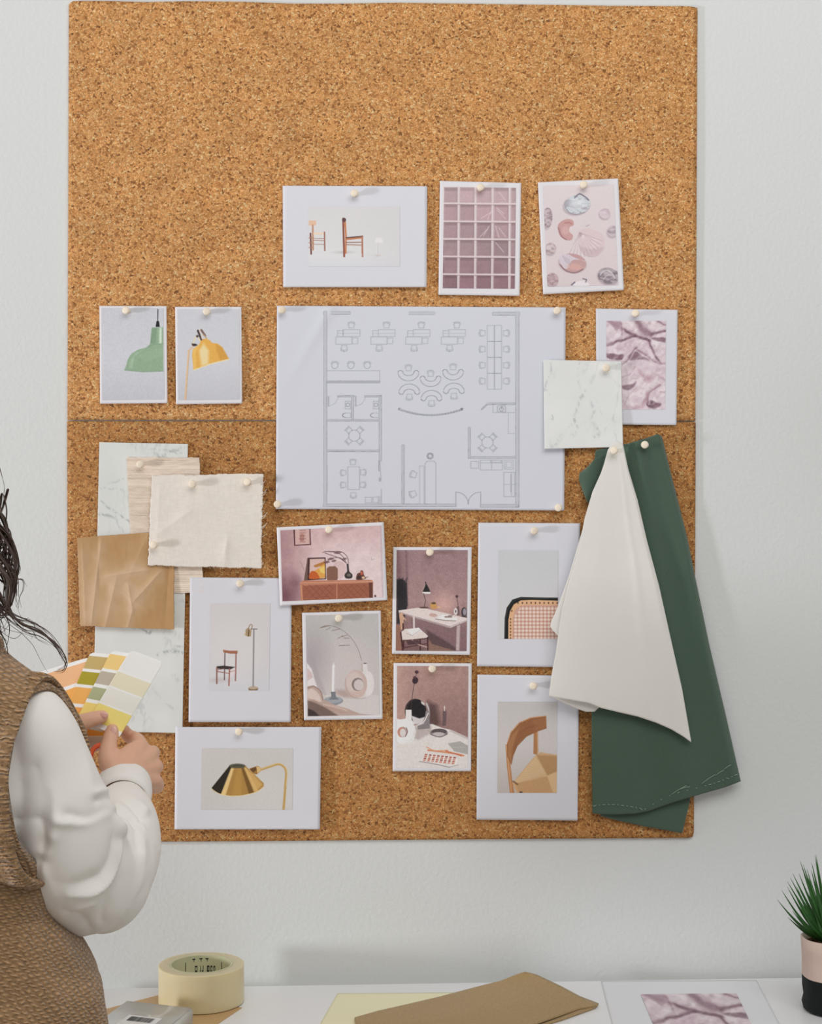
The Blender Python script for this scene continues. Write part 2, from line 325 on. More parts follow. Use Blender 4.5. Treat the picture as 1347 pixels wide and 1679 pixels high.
# -- shells print
s3 = Sheet([(881.5, 299), (1013, 292.5), (1022.5, 475.5), (890, 482.5)], 0.0066, (0.0005, 0, 0.003, 0.003), seed=4)
s3.mesh('photo_print', 'tilted portrait print of assorted seashells on pale pink, right end of top row', 'photo print', seen=PRINT_SEEN)
p = Pic([(889.5, 305), (1005, 302), (1013, 467.5), (897, 470)], (700, 280), 3.742, (214, 199, 202))
p.vgrad([(0, (214, 202, 205)), (1, (211, 195, 198))])
def shell(cx, cy, rx, ry, base, dark, rot=0, tex=8, seed=1):
    p.ell(cx-4, cy+8, rx*1.02, ry*1.02, (150, 132, 142), rot, 0.6, soft=12); p.ell(cx, cy, rx, ry, base, rot)
    m = np.clip(1-np.hypot((p.X-cx)/rx, (p.Y-cy)/ry), 0, 1); n = fbm(p.X+seed*91, p.Y*1.8, 26, seed, 4); p.mix((m > 0.02)*np.clip((n-0.45)*tex, 0, 1), dark, 0.65)
    p.ell(cx-rx*.2, cy-ry*.25, rx*.45, ry*.35, np.minimum(np.array(base)+28, 235), rot, 0.4, soft=ry*.5)
shell(920, 207, 82, 58, (196, 200, 206), (142, 136, 146), -0.2, 7, 2); p.line([(905, 165), (935, 142), (975, 165), (990, 180)], 9, (112, 104, 120), 0.8, sm=True); p.ell(925, 205, 45, 28, (218, 222, 226), a=0.6, soft=20); p.line([(845, 225), (870, 255), (915, 268), (965, 255)], 5, (130, 118, 132), 0.7, sm=True)
shell(738, 288, 30, 62, (190, 172, 178), (132, 110, 120), 0.1, 7, 5)
p.poly([(800, 345), (820, 312), (860, 296), (895, 306), (897, 335), (875, 345), (872, 375), (893, 395), (885, 425), (850, 425), (815, 400)], (196, 150, 148), sm=True); p.line([(806, 350), (822, 398), (855, 424)], 7, (138, 96, 102), 0.7, sm=True); p.line([(845, 320), (870, 318), (885, 325)], 9, (170, 112, 112), 0.6); p.ell(848, 365, 22, 26, (210, 170, 166), a=0.6, soft=14)
shell(1091, 262, 34, 32, (206, 190, 196), (180, 160, 170), 0, 5, 7); shell(1140, 370, 34, 36, (196, 180, 186), (140, 122, 134), 0.5, 6, 8)
p.ell(1006, 455, 70, 72, (158, 138, 148), a=0.6, soft=14)
p.poly([(920, 385), (935, 368), (975, 352), (1020, 362), (1062, 382), (1088, 420), (1084, 470), (1052, 512), (1005, 524), (962, 508), (938, 460), (932, 410)], (212, 190, 194), sm=True)
for k in range(11):
    a = math.radians(22+k*9.5); p.line([(936, 378), (936+150*math.cos(a), 372+158*math.sin(a))], 3.2, (168, 140, 148), 0.55)
    a += 0.07; p.line([(955, 395), (936+146*math.cos(a), 372+150*math.sin(a))], 4, (232, 216, 220), 0.4)
p.poly([(1082, 470), (1052, 514), (1005, 526), (962, 510), (940, 465), (1000, 480)], (176, 148, 154), a=0.35, sm=True, soft=16); p.line([(975, 340), (995, 332)], 5, (150, 134, 146), 0.7)
shell(757, 478, 34, 36, (200, 182, 184), (152, 128, 136), 0, 7, 9); shell(768, 668, 38, 42, (190, 164, 166), (150, 122, 128), 0, 7, 11)
p.ell(890, 570, 84, 58, (150, 126, 134), 0.15, a=0.6, soft=12); p.ell(892, 565, 84, 56, (190, 150, 150), 0.15); p.poly([(812, 560), (816, 520), (860, 512), (900, 530), (975, 560), (950, 548), (890, 550), (860, 600), (830, 592)], (206, 196, 206), sm=True, a=0.9)
p.ell(905, 590, 45, 20, (212, 164, 156), 0.1, a=0.8, soft=12); p.line([(815, 575), (850, 612), (905, 626), (955, 605)], 7, (128, 92, 98), 0.8, sm=True)
for k in range(4): p.line([(830+k*12, 520+k*6), (850+k*10, 560+k*8)], 3, (150, 132, 144), 0.6)
shell(1112, 645, 66, 50, (170, 158, 164), (104, 92, 102), 0.3, 7, 14); p.line([(1060, 640), (1090, 610), (1130, 625), (1150, 660)], 6, (222, 214, 218), 0.7, sm=True); p.line([(1080, 665), (1110, 640), (1145, 640)], 4, (210, 200, 206), 0.7, sm=True)
p.poly([(900, 705), (915, 682), (955, 676), (990, 690), (985, 706)], (224, 216, 220), sm=True); p.line([(885, 700), (905, 684)], 8, (112, 104, 118)); p.line([(955, 662), (978, 668), (972, 684)], 6, (104, 96, 110)); 
p.grain(2.5); s3.picture(p)
# -- green and yellow lamp prints
s4 = Sheet([(163, 501.5), (273, 502), (274.5, 661), (164, 662)], 0.0066, (0, 0, 0.003, 0.002), seed=5)
s4.mesh('photo_print', 'small portrait print of a green pendant lamp on grey', 'photo print', seen=PRINT_SEEN)
p = Pic([(166.5, 505), (268, 505.5), (269.5, 655), (167.5, 656)], (140, 480), 4.21, (196, 197, 204)); p.vgrad([(0, (194, 195, 202)), (0.6, (198, 199, 206)), (1, (188, 189, 197))])
g0 = (140, 168, 138)
p.line([(500, 115), (499, 200)], 6, (30, 32, 34)); p.poly([(490, 196), (508, 196), (513, 236), (484, 236)], (28, 30, 32))
p.poly([(270, 532), (282, 500), (292, 460), (318, 420), (360, 394), (420, 378), (436, 362), (446, 352), (458, 240), (536, 238), (538, 540), (400, 545), (285, 535)], g0)
p.poly([(300, 520), (310, 460), (345, 415), (400, 395), (340, 440), (322, 525)], (168, 190, 164), a=0.6, soft=12); p.poly([(458, 242), (492, 242), (486, 352), (446, 352)], (120, 150, 122), a=0.7); p.poly([(510, 242), (526, 242), (526, 350), (508, 350)], (206, 220, 200), a=0.85, soft=6); p.rect(500, 242, 508, 350, (146, 174, 144), 0.8)
p.line([(430, 378), (470, 356), (538, 352)], 5, (116, 146, 120), 0.6); p.line([(268, 534), (400, 546), (538, 541)], 6, (126, 152, 126), 0.8); p.poly([(350, 440), (430, 400), (535, 380), (535, 440), (420, 470)], (154, 182, 152), a=0.4, soft=20)
p.noise(7, 7, 2, 2); s4.picture(p)
s5 = Sheet([(287, 503), (395.5, 503), (397, 661.5), (288.5, 663)], 0.0066, (0, 0, 0.002, 0.0035), seed=6)
s5.mesh('photo_print', 'small portrait print of a yellow desk lamp on grey', 'photo print', seen=PRINT_SEEN)
p = Pic([(291, 507), (392, 507), (393, 655), (292, 656)], (140, 480), 4.21, (198, 199, 206)); p.vgrad([(0, (196, 197, 205)), (0.6, (200, 200, 207)), (1, (190, 190, 198))])
p.line([(688, 742), (712, 400)], 11, (222, 184, 142)); p.line([(694, 742), (718, 400)], 3, (180, 134, 96), 0.7); p.line([(712, 402), (748, 366), (738, 350)], 10, (216, 180, 140)); p.line([(745, 345), (765, 300), (790, 330)], 7, (224, 206, 160), sm=True); p.ell(752, 360, 18, 9, (70, 58, 52)); p.line([(735, 352), (770, 362)], 5, (54, 46, 46))
p.poly([(746, 534), (735, 430), (742, 390), (790, 350), (795, 322), (835, 316), (862, 330), (870, 345), (915, 352), (945, 378), (990, 458), (940, 468), (860, 490)], (226, 170, 74))
p.poly([(800, 505), (785, 400), (815, 350), (850, 400), (848, 492)], (240, 220, 178), a=0.75, soft=22); p.poly([(900, 352), (945, 378), (988, 456), (930, 468), (905, 400)], (206, 146, 58), a=0.75, soft=14); p.poly([(740, 395), (790, 352), (760, 420), (765, 528), (746, 532)], (240, 190, 96), a=0.7, soft=8)
p.line([(748, 533), (860, 492), (990, 459)], 6, (238, 214, 160)); p.line([(776, 262), (800, 322)], 15, (70, 58, 58)); p.line([(786, 250), (806, 318)], 7, (222, 206, 190)); p.line([(800, 258), (826, 296)], 15, (122, 100, 92)); p.line([(812, 290), (835, 312)], 9, (186, 160, 130)); p.ell(772, 300, 9, 9, (76, 64, 62))
p.noise(6, 5, 3, 2); s5.picture(p)
# ------------------------------------------------------------------ floor plan sheet
sp = Sheet([(453.8, 501.3), (927, 504), (924.5, 837), (452, 834.5)], 0.0066, (0.0, 0.0, 0.001, 0.002), wob=0.0014, seed=8)
def crease(): pass
_old = sp.depth
def _plan_depth(U, V):
    d = _old(U, V); x = (U-0.16)*1.42+ (V-0.02)*0.55
    return d+0.0016*np.exp(-((x-0.03)/0.03)**2)*np.clip(1-V*2.2, 0, 1)+0.0012*np.clip(0.12-abs((U-0.10)+(V-0.18)*0.62), 0, 1)*(V < 0.6)
sp.depth = _plan_depth
sp.mesh('floor_plan', 'large white sheet with a grey office floor plan, pinned at its four corners', 'floor plan drawing', nu=120, nv=90, seen=(204, 205, 214))
class Strips:
    def __init__(s, sheet, org, sc, off=0.0003): s.s = sheet; s.o = org; s.k = sc; s.off = off; s.v = []; s.f = []; s.mi = []
    def line(s, pts, w=1.0, mi=0, closed=False):
        pts = np.asarray(pts, float)
        if closed: pts = np.vstack([pts, pts[:1]])
        q = pts/s.k+np.asarray(s.o)
        for a, b in zip(q[:-1], q[1:]):
            L = np.linalg.norm(b-a)
            if L < 1e-6: continue
            n = max(1, int(L/14)); t = (b-a)/L; nn = np.array([-t[1], t[0]])*w/2; a2 = a-t*w*0.3; b2 = b+t*w*0.3
            for k in range(n+1):
                c = a2+(b2-a2)*k/n; s.v += [c-nn, c+nn]
                if k: m = len(s.v); s.f.append((m-4, m-3, m-1, m-2)); s.mi.append(mi)
    def rect(s, x0, y0, x1, y1, w=1.0, mi=0): s.line([(x0, y0), (x1, y0), (x1, y1), (x0, y1)], w, mi, True)
    def fill(s, x0, y0, x1, y1, mi): s.line([((x0+x1)/2, y0), ((x0+x1)/2, y1)] if abs(y1-y0) > abs(x1-x0) else [(x0, (y0+y1)/2), (x1, (y0+y1)/2)], min(abs(x1-x0), abs(y1-y0))/s.k, mi)
    def circ(s, cx, cy, r, w=1.0, mi=0, a0=0, a1=360, ry=None, n=18): s.line([(cx+r*math.cos(math.radians(a0+(a1-a0)*i/n)), cy+(ry or r)*math.sin(math.radians(a0+(a1-a0)*i/n))) for i in range(n+1)], w, mi)
    def chair(s, cx, cy, rot, r=14, mi=1):
        c, si = math.cos(math.radians(rot)), math.sin(math.radians(rot))
        T = lambda x, y: (cx+x*c-y*si, cy+x*si+y*c)
        s.line([T(-r*.8, -r*.2), T(-r*.8, r*.8), T(r*.8, r*.8), T(r*.8, -r*.2)], 0.8, mi); s.line([T(-r*1.05, -r*.1), T(-r*.95, -r*.9), T(0, -r*1.15), T(r*.95, -r*.9), T(r*1.05, -r*.1)], 1.0, mi); s.line([T(-r*.75, -r*.5), T(0, -r*.8), T(r*.75, -r*.5)], 0.6, mi)
    def build(s, name, mats, parent):
        V = np.array(s.v); pts = s.s.surf(V[:, 0], V[:, 1], s.off)
        me = bpy.data.meshes.new(name); me.from_pydata([tuple(x) for x in pts], [], s.f); o = link(name, me, None, parent)
        for m in mats: me.materials.append(m)
        me.polygons.foreach_set('material_index', s.mi); return o
L0 = mat('plan_ink_dark', (172, 174, 182), 0.6); L1 = mat('plan_ink_light', (182, 184, 193), 0.6); L2 = mat('plan_ink_fill', (188, 190, 198), 0.6)
S = Strips(sp, (440, 490), 2.694)
def wall2(x0, y0, x1, y1):   # a hatched wall between two lines
    S.fill(x0, y0, x1, y1, 2); S.rect(x0, y0, x1, y1, 0.8, 0)
wall2(244, 56, 256, 914); wall2(1091, 60, 1105, 918); wall2(244, 56, 358, 68); wall2(622, 57, 731, 69); wall2(990, 59, 1105, 72); wall2(242, 906, 826, 917); wall2(936, 908, 1103, 920)
for cx, rr in ((351, 0), (506, 0), (660, 0), (817, 0)):
    S.rect(cx-22, 136, cx+52, 166, 0.8, 1); S.rect(cx-55, 168, cx+16, 200, 0.8, 1); S.rect(cx-47, 140, cx-22, 166, 0.8, 1); S.rect(cx+18, 172, cx+42, 198, 0.8, 1); S.line([(cx-47, 152), (cx+52, 152)], .5, 2)
    S.chair(cx+14, 117, 0); S.chair(cx-18, 216, 180)
for i, y in enumerate((117, 188, 259, 329)):
    S.rect(965, y, 997, y+70, 0.8, 1); S.rect(997, y, 1028, y+70, 0.8, 1); S.chair(945, y+34, -90, 14); S.chair(1048, y+34, 90, 14)
for x in (292, 363, 435): S.circ(x, 294, 14, 0.8, 1); S.line([(x-18, 286), (x-10, 276), (x+10, 276), (x+18, 286)], 0.8, 1)
S.rect(256, 317, 490, 362, 0.8, 1); S.fill(256, 362, 490, 370, 0); S.line([(256, 371), (490, 371)], 0.8, 0)
wall2(306, 427, 376, 433); wall2(366, 427, 374, 534); wall2(424, 427, 496, 433); wall2(488, 427, 497, 715); wall2(256, 533, 496, 540); wall2(256, 668, 490, 675); S.line([(264, 430), (264, 474)], 1.8, 0); S.line([(384, 430), (384, 474)], 1.8, 0); S.circ(264, 430, 42, 0.5, 2, 0, 90); S.circ(384, 430, 42, 0.5, 2, 0, 90)
for x in (350, 474): S.rect(x-12, 452, x+12, 486, 0.8, 1); S.circ(x, 468, 8, 0.8, 1); S.circ(x-8, 514, 16, 1, 1, 90, 270, 10); S.line([(x-8, 504), (x+12, 504), (x+12, 524), (x-8, 524)], 0.8, 1)
for (cx, cy) in ((378, 604), (966, 634)):
    S.circ(cx, cy, 25, 0.9, 1)
    for a in (45, 135, 225, 315):
        c = math.cos(math.radians(a)); si = math.sin(math.radians(a)); T = lambda r, t: (cx+r*c-t*si, cy+r*si+t*c)
        S.line([T(22, -11), T(42, -11), T(42, 11), T(22, 11)], 0.9, 1); S.line([T(47, -14), T(47, 14)], 1.2, 1)
S.line([(490, 715), (496, 800)], 0.8, 0); S.line([(487, 715), (487, 760)], 1.6, 0); S.fill(487, 792, 496, 804, 0); S.line([(257, 735), (257, 850)], 1.4, 0); S.line([(256, 545), (256, 655)], 1.2, 0)
S.rect(349, 742, 401, 842, 0.9, 1)
for (x, y, r) in ((372, 722, 0), (330, 768, -90), (416, 766, 90), (330, 822, -90), (414, 821, 90), (374, 866, 180)): S.chair(x, y, r, 13)
for x in (426, 460): S.rect(x, 876, x+28, 900, 0.8, 1)
S.fill(482, 876, 496, 902, 2); S.line([(497, 840), (497, 905)], 0.8, 0)
# curved desks
for i, (cx, cy, up) in enumerate(((617, 330, 0), (715, 355, 0), (814, 326, 0), (621, 408, 1), (719, 436, 1), (818, 404, 1))):
    a0, a1 = (10, 170) if not up else (190, 350); S.circ(cx, cy-6 if not up else cy+6, 46, 0.9, 0, a0, a1, 38); S.circ(cx, cy-6 if not up else cy+6, 24, 0.9, 1, a0, a1, 15)
    for sx in (-1, 1):
        y = cy+(2 if not up else -2); S.circ(cx+sx*35, y-(6 if not up else -6), 11, 0.9, 1, 180 if not up else 0, 360 if not up else 180, 10)
    S.chair(cx, cy-24 if not up else cy+24, 0 if not up else 180, 14)
arc = [(576+279*t, 488+26*4*t*(1-t)) for t in np.linspace(0, 1, 24)]; S.line(arc, 2.2, 0); S.line([(x, y-4) for x, y in arc], 0.8, 1)
for x in (578, 853): S.circ(x, 487, 4, 1.2, 0)
wall2(882, 568, 890, 704); wall2(882, 696, 1091, 704); wall2(966, 460, 1091, 467); S.line([(940, 488), (966, 464)], 2.6, 0); S.rect(990, 467, 1091, 502, 0.8, 1); S.rect(1010, 473, 1046, 500, 1.0, 0); S.circ(1028, 487, 9, 0.8, 0); S.line([(1028, 468), (1028, 486)], 1.2, 0); S.rect(1058, 502, 1091, 594, 0.6, 1)
wall2(588, 646, 598, 906); S.circ(713, 694, 13, 1.4, 0); S.circ(713, 694, 8, 0.8, 1); S.line([(690, 905), (690, 728), (698, 718), (728, 716), (738, 726), (738, 905)], 0.9, 1); S.rect(666, 738, 686, 906, 0.7, 1); S.chair(640, 776, -70, 15); S.chair(638, 862, -110, 15)
S.line([(826, 918), (826, 853)], 1.1, 0); S.line([(936, 918), (936, 853)], 1.1, 0); S.circ(826, 908, 56, 0.8, 0, -90, 0, 55); S.circ(936, 908, 56, 0.8, 0, -90, -180, 55)
S.rect(892, 718, 926, 748, 0.8, 1); S.rect(934, 712, 1032, 756, 0.9, 1); S.line([(934, 724), (1032, 724)], 0.8, 1); S.line([(984, 712), (984, 756)], 0.8, 1); S.rect(980, 712, 1026, 722, 0.8, 0); S.rect(1042, 712, 1080, 752, 0.8, 1); S.rect(1050, 720, 1072, 744, 0.6, 1)
S.rect(1038, 766, 1086, 874, 0.9, 1); S.line([(1072, 766), (1072, 874)], 0.8, 1); S.line([(1038, 820), (1086, 820)], 0.8, 1); S.line([(1070, 776), (1070, 852)], 1.4, 0)
S.build('plan_drawing', [L0, L1, L2], sp.o)
# ------------------------------------------------------------------ silk print and square marble swatch
def silk(p, T, seed=3, k=1.0):
    """creased rosy silk: soft folds from warped ridges plus the dark folds seen in the print; T maps reference crop points"""
    wx = fbm(p.X, p.Y, 130*k, seed, 3)-0.5; wy = fbm(p.X+500, p.Y+70, 130*k, seed+4, 3)-0.5
    n = fbm(p.X*0.55+wx*180*k, p.Y+wy*180*k, 70*k, seed+2, 3); r = 1-abs(n-0.5)*5
    X_0, Y_0 = p.X, p.Y; p.X = X_0+(fbm(X_0, Y_0, 60*k, seed+9, 3)-.5)*24*k; p.Y = Y_0+(fbm(X_0+300, Y_0, 60*k, seed+10, 3)-.5)*24*k
    p.C[:] = (220, 206, 212); p.mix(np.clip((0.52-n)*4, 0, 1), (196, 172, 184), 0.55); p.mix(np.clip(r, 0, 1)**3, (184, 156, 168), 0.35)
    D = (112, 78, 92); Mi = (150, 114, 128)
    def ln(a, w, c, al=0.85, so=9):
        if sum(c) < 420: p.line([(x+w*.9, y+w*1.0) for x, y in T(a)], w*.9, (236, 226, 230), .55, soft=14, sm=True); p.line(T(a), w*1.9, Mi, .38, soft=26, sm=True)
        p.line(T(a), w*k*.95, c, al, soft=so*k*1.3, sm=True)
    p.poly(T([(575, 170), (690, 170), (680, 215), (650, 245), (610, 200)]), Mi, 0.7, soft=16*k, sm=True)
    ln([(700, 225), (735, 255), (790, 275), (850, 295), (905, 310)], 20, D); ln([(815, 170), (840, 210), (880, 255), (915, 272)], 34, (132, 98, 112), 0.75, 14); ln([(915, 272), (960, 255), (1025, 250)], 16, D, 0.8)
    ln([(575, 350), (620, 340), (690, 318), (760, 290), (800, 280)], 16, D); ln([(900, 315), (930, 390), (955, 440), (985, 482)], 14, D, 0.8); p.poly(T([(920, 300), (960, 290), (1025, 300), (1025, 335), (975, 325)]), D, 0.75, soft=12*k, sm=True)
    p.poly(T([(575, 415), (640, 415), (705, 425), (700, 455), (650, 462), (575, 445)]), D, 0.85, soft=12*k, sm=True); p.poly(T([(745, 435), (790, 400), (830, 420), (850, 440), (910, 455), (890, 472), (820, 465), (760, 470)]), D, 0.75, soft=14*k, sm=True)
    ln([(790, 380), (850, 415), (900, 445), (960, 485), (1025, 490)], 12, Mi, 0.8); ln([(695, 495), (740, 465), (775, 400), (800, 370)], 7, D, 0.6, 6); ln([(690, 190), (700, 240), (695, 290)], 9, Mi, 0.7)
    ln([(960, 170), (1000, 190), (1025, 195)], 14, Mi, 0.8); p.poly(T([(640, 370), (740, 320), (790, 310), (740, 380), (700, 400)]), (200, 172, 186), 0.8, soft=20*k, sm=True)
    p.poly(T([(820, 540), (870, 580), (950, 590), (900, 640), (850, 610)]), (176, 134, 146), 0.7, soft=26*k, sm=True); p.poly(T([(690, 660), (760, 650), (800, 630), (760, 690), (700, 690)]), D, 0.7, soft=14*k, sm=True)
    p.poly(T([(880, 800), (910, 770), (950, 790), (990, 800), (950, 835), (900, 830)]), D, 0.85, soft=14*k, sm=True); ln([(890, 790), (900, 730), (950, 670), (980, 650)], 14, Mi, 0.75); ln([(780, 835), (840, 810), (880, 760), (890, 720)], 24, (170, 130, 142), 0.7, 18)
    ln([(700, 600), (760, 570), (790, 520)], 12, (190, 160, 172), 0.8); ln([(705, 820), (740, 750), (800, 680)], 7, (180, 150, 162), 0.7); ln([(930, 560), (990, 600), (1025, 620)], 10, (190, 160, 170), 0.7); ln([(985, 710), (1025, 715)], 14, (176, 144, 156), 0.7)
    ln([(710, 210), (760, 190), (800, 240)], 26, (232, 222, 226), 0.6, 18); ln([(830, 330), (870, 350), (930, 430)], 30, (228, 214, 220), 0.5, 24); ln([(760, 740), (830, 680), (880, 640)], 30, (228, 214, 218), 0.6, 24); ln([(590, 300), (640, 280), (700, 290)], 24, (232, 222, 228), 0.6, 16)
    p.X, p.Y = X_0, Y_0; p.noise(20*k, 14, 9, 3); q_ = fbm(p.X*.8+p.Y*.9, p.Y*.35-p.X*.3, 34*k, seed+13, 3); p.mix(np.clip((q_-.54)*5, 0, 1), (176, 146, 158), .28); p.mix(np.clip((.44-q_)*5, 0, 1), (234, 224, 228), .3)
ss = Sheet([(976.5, 506), (1110.5, 508), (1108.5, 697), (977.5, 696)], 0.0066, (0, 0, 0.003, 0.001), seed=9)
ss.mesh('photo_print', 'portrait print of crumpled rosy silk with a white border, partly under the marble swatch', 'photo print')
p = Pic([(993.7, 526), (1091.5, 526), (1089.5, 671.5), (993.7, 671.5)], (870, 490), 4.645, (215, 200, 206)); silk(p, lambda a: a); s_ = p; ss.picture(p)
def marble(veins, org, sc, seed, base=(207, 209, 207), dark=(168, 173, 176)):
    def f(X, Y, U, V):
        x = (X-org[0])*sc; y = (Y-org[1])*sc; C = np.zeros(X.shape+(3,))+base
        n = fbm(x*1.5+y*0.3, y*0.6, 90*sc/4, seed, 5); m = np.clip(1-abs(n-0.5)*16, 0, 1)*np.clip((fbm(x, y, 60*sc, seed+3, 2)-0.42)*5, 0, 1)
        C = C*(1-m[..., None]*0.35)+np.array(dark)*m[..., None]*0.35
        C += ((fbm(x, y, 40*sc, seed+7, 3)-0.5)*9)[..., None]
        for pl, w, a in veins:
            pl = smoothpl(pl, 5); jx = (fbm(x, y, 9*sc, seed+11, 2)-0.5)*5*sc; jy = (fbm(x+99, y, 9*sc, seed+12, 2)-0.5)*5*sc; dm = np.full(X.shape, 1e9)
            for (ax, ay), (bx, by) in zip(pl[:-1], pl[1:]):
                L = (bx-ax)**2+(by-ay)**2+1e-9; t = np.clip(((x+jx-ax)*(bx-ax)+(y+jy-ay)*(by-ay))/L, 0, 1); dm = np.minimum(dm, np.hypot(x+jx-ax-t*(bx-ax), y+jy-ay-t*(by-ay)))
            m = np.exp(-(dm/w)**2)*a*(0.5+fbm(x, y, 12*sc, seed+20, 2)); m = np.clip(m, 0, 1)[..., None]; m = m*0.75*np.clip((fbm(x*1.6-y*.5, y*.7+x*.3, 16*sc/4.645*1.2, seed+31, 3)-0.38)*5, 0, 1)[..., None]; C = C*(1-m)+np.array(dark)*0.93*m
        return C
    return f
sq = Sheet([(890.5, 590), (1018, 592.5), (1021, 733), (892.5, 736)], 0.0105, (0.001, 0, 0.004, 0.005), seed=10)
v = [([(150, 490), (160, 540), (120, 640), (110, 700)], 7, .5), ([(370, 490), (360, 560), (365, 680)], 8, .4), ([(410, 700), (370, 790), (340, 880), (300, 980)], 9, .6), ([(460, 790), (480, 860), (455, 930)], 10, .55), ([(330, 900), (350, 980), (320, 1040)], 12, .55), ([(520, 830), (530, 880)], 8, .3), ([(160, 890), (165, 920), (150, 920)], 6, .5), ([(120, 700), (140, 730)], 10, .4), ([(500, 980), (520, 1030), (470, 1050)], 10, .5), ([(230, 1040), (200, 1100), (160, 1120)], 10, .4), ([(600, 600), (680, 660)], 6, .3), ([(640, 1000), (660, 1100)], 8, .3)]
sq.mesh('marble_swatch', 'square swatch of pale grey marble paper lapping over the plan and silk print', 'swatch', nu=110, nv=120, thick=0.0006, colfn=marble(v, (870, 490), 4.645, 21, (217, 218, 216)))
# ------------------------------------------------------------------ swatches at left
sm_ = Sheet([(163, 725), (308, 728), (299, 1202), (152, 1199)], 0.0068, (0, 0, 0.002, 0.002), wob=0.001, seed=11)
v = [([(240, 375), (290, 380), (340, 375), (400, 395)], 6, .5), ([(380, 320), (330, 335), (290, 350)], 5, .35), ([(245, 455), (300, 500), (360, 545), (420, 585)], 6, .75), ([(235, 535), (290, 545), (345, 560)], 8, .75), ([(345, 560), (345, 600), (380, 640)], 5, .5), ([(560, 160), (610, 180), (680, 150), (770, 120)], 9, .55), ([(540, 130), (640, 145), (760, 165)], 5, .4), ([(430, 110), (480, 125)], 8, .4), ([(500, 1240), (530, 1262), (550, 1255)], 9, .9), ([(700, 1080), (745, 1070)], 10, .4),
     ([(590, 1395), (660, 1375), (740, 1385)], 9, .8), ([(700, 1345), (745, 1350)], 6, .6), ([(500, 1240), (430, 1230)], 8, .5), ([(690, 1520), (720, 1560)], 9, .35), ([(560, 1600), (600, 1660)], 8, .25), ([(640, 1700), (700, 1740)], 8, .3)]
sm_.mesh('marble_sheet', 'tall sheet of white marble paper behind the other swatches at left', 'swatch', nu=130, nv=380, thick=0.0006, colfn=marble(v, (100, 700), 3.742, 31, (211, 213, 210), (156, 162, 164)))
sw = Sheet([(207.5, 750), (327, 750.5), (333.5, 972), (219, 972)], 0.0085, (0, 0, 0.001, 0.001), seed=12)
def wovencol(X, Y, U, V):
    C = np.zeros(X.shape+(3,))+(214, 198, 182); row = np.floor(Y/3.1); k = (np.sin(row*12.9898)*43758.5) % 1; C += ((k-0.5)*16)[..., None]
    C += (((np.sin(Y*2*math.pi/3.1))*0.5)*13)[..., None]; C += ((fbm(X*0.35, Y*2, 5, 3, 3)-0.5)*26)[..., None]
    for y0, a in ((784, 26), (845, 20), (823, -10)): C -= (np.exp(-((Y-y0)/0.9)**2)*a)[..., None]
    return C
M_wov = vcmat('woven_grasscloth', 0.85, 0.15, bump=(700, 0.0003))
o = sw.mesh('woven_swatch', 'beige woven grasscloth swatch tucked behind the cream linen', 'swatch', m=M_wov, nu=150, nv=330, thick=0.0008, colfn=wovencol, edge=0.6)
# real horizontal cords: ripple the surface rows
co_ = np.empty(len(o.data.vertices)*3, np.float32); o.data.vertices.foreach_get('co', co_); co_ = co_.reshape(-1, 3); h = len(co_)//2
co_[:h, 1] -= 0.00055*(0.5+0.5*np.sin(co_[:h, 2]*2*math.pi/0.0027+np.sin(co_[:h, 0]*40)))*(0.85+0.15*np.sin(co_[:h, 0]*2*math.pi/0.006+co_[:h, 2]*900)); o.data.vertices.foreach_set('co', co_.ravel())
# kraft paper: crumpled facets
sk = Sheet([(126, 881.5), (286, 870), (285, 1032), (131.5, 1026.5)], 0.0108, (0.001, 0, 0.004, 0.003), seed=13)
_kd = sk.depth
def facet(X, Y, lines):
    z = 0
    for (ax, ay), (bx, by), a, w in lines:
        L = math.hypot(bx-ax, by-ay); nx, ny = -(by-ay)/L, (bx-ax)/L; d = (X-ax)*nx+(Y-ay)*ny; t = ((X-ax)*(bx-ax)+(Y-ay)*(by-ay))/L/L
        f = 1/(1+np.exp(-(t+0.05)*18))*1/(1+np.exp((t-1.05)*18)); z = z+a*np.exp(-abs(d)/w)*f
    return z
kl = [((165, 890), (150, 1020), 0.0022, 8), ((245, 870), (214, 940), 0.0012, 12), ((176, 945), (240, 935), 0.0022, 8), ((190, 950), (172, 1030), 0.0022, 10), ((210, 960), (217, 1000), 0.002, 6), ((262, 938), (220, 985), 0.0024, 8), ((217, 1000), (208, 1032), 0.002, 8), ((160, 885), (163, 960), -0.0016, 10), ((135, 900), (140, 1020), 0.0018, 10), ((280, 900), (270, 1020), -0.0016, 12), ((185, 960), (240, 1000), 0.001, 10)]
def kdepth(U, V):
    p = bil(sk.q, U, V); return _kd(U, V)+facet(p[..., 0], p[..., 1], kl)+0.0008*fbm(p[..., 0], p[..., 1], 22, 5, 3)
sk.depth = kdepth
def kcol(X, Y, U, V):
    C = np.zeros(X.shape+(3,))+(186, 147, 102); C += ((fbm(X*2.2, Y*0.5, 8, 5, 3)-0.5)*8)[..., None]
    m = np.clip(facet(X, Y, [(a, b, abs(z), w*1.5) for a, b, z, w in kl if z > 0])*420-.12+.5*(fbm(X, Y, 14, 8, 3)-.5), 0, 1)[..., None]*0.8   # lighter bands along the raised creases
    C = C*(1-m)+np.array((212, 184, 154))*m
    m = np.clip((X-163)/4, 0, 1)*np.clip((880-Y)/3+6, 0, 1)*0; return C
M_kr = vcmat('kraft_paper', 0.45, 0.35, bump=(420, 0.00015)); M_kr.node_tree.nodes['Principled BSDF'].inputs['Sheen Weight'].default_value = 0.1
M_kt = vcmat('translucent_kraft_paper', 0.45, 0.35, bump=(420, 0.00015)); M_kt.node_tree.nodes['Principled BSDF'].inputs['Alpha'].default_value = 0.84
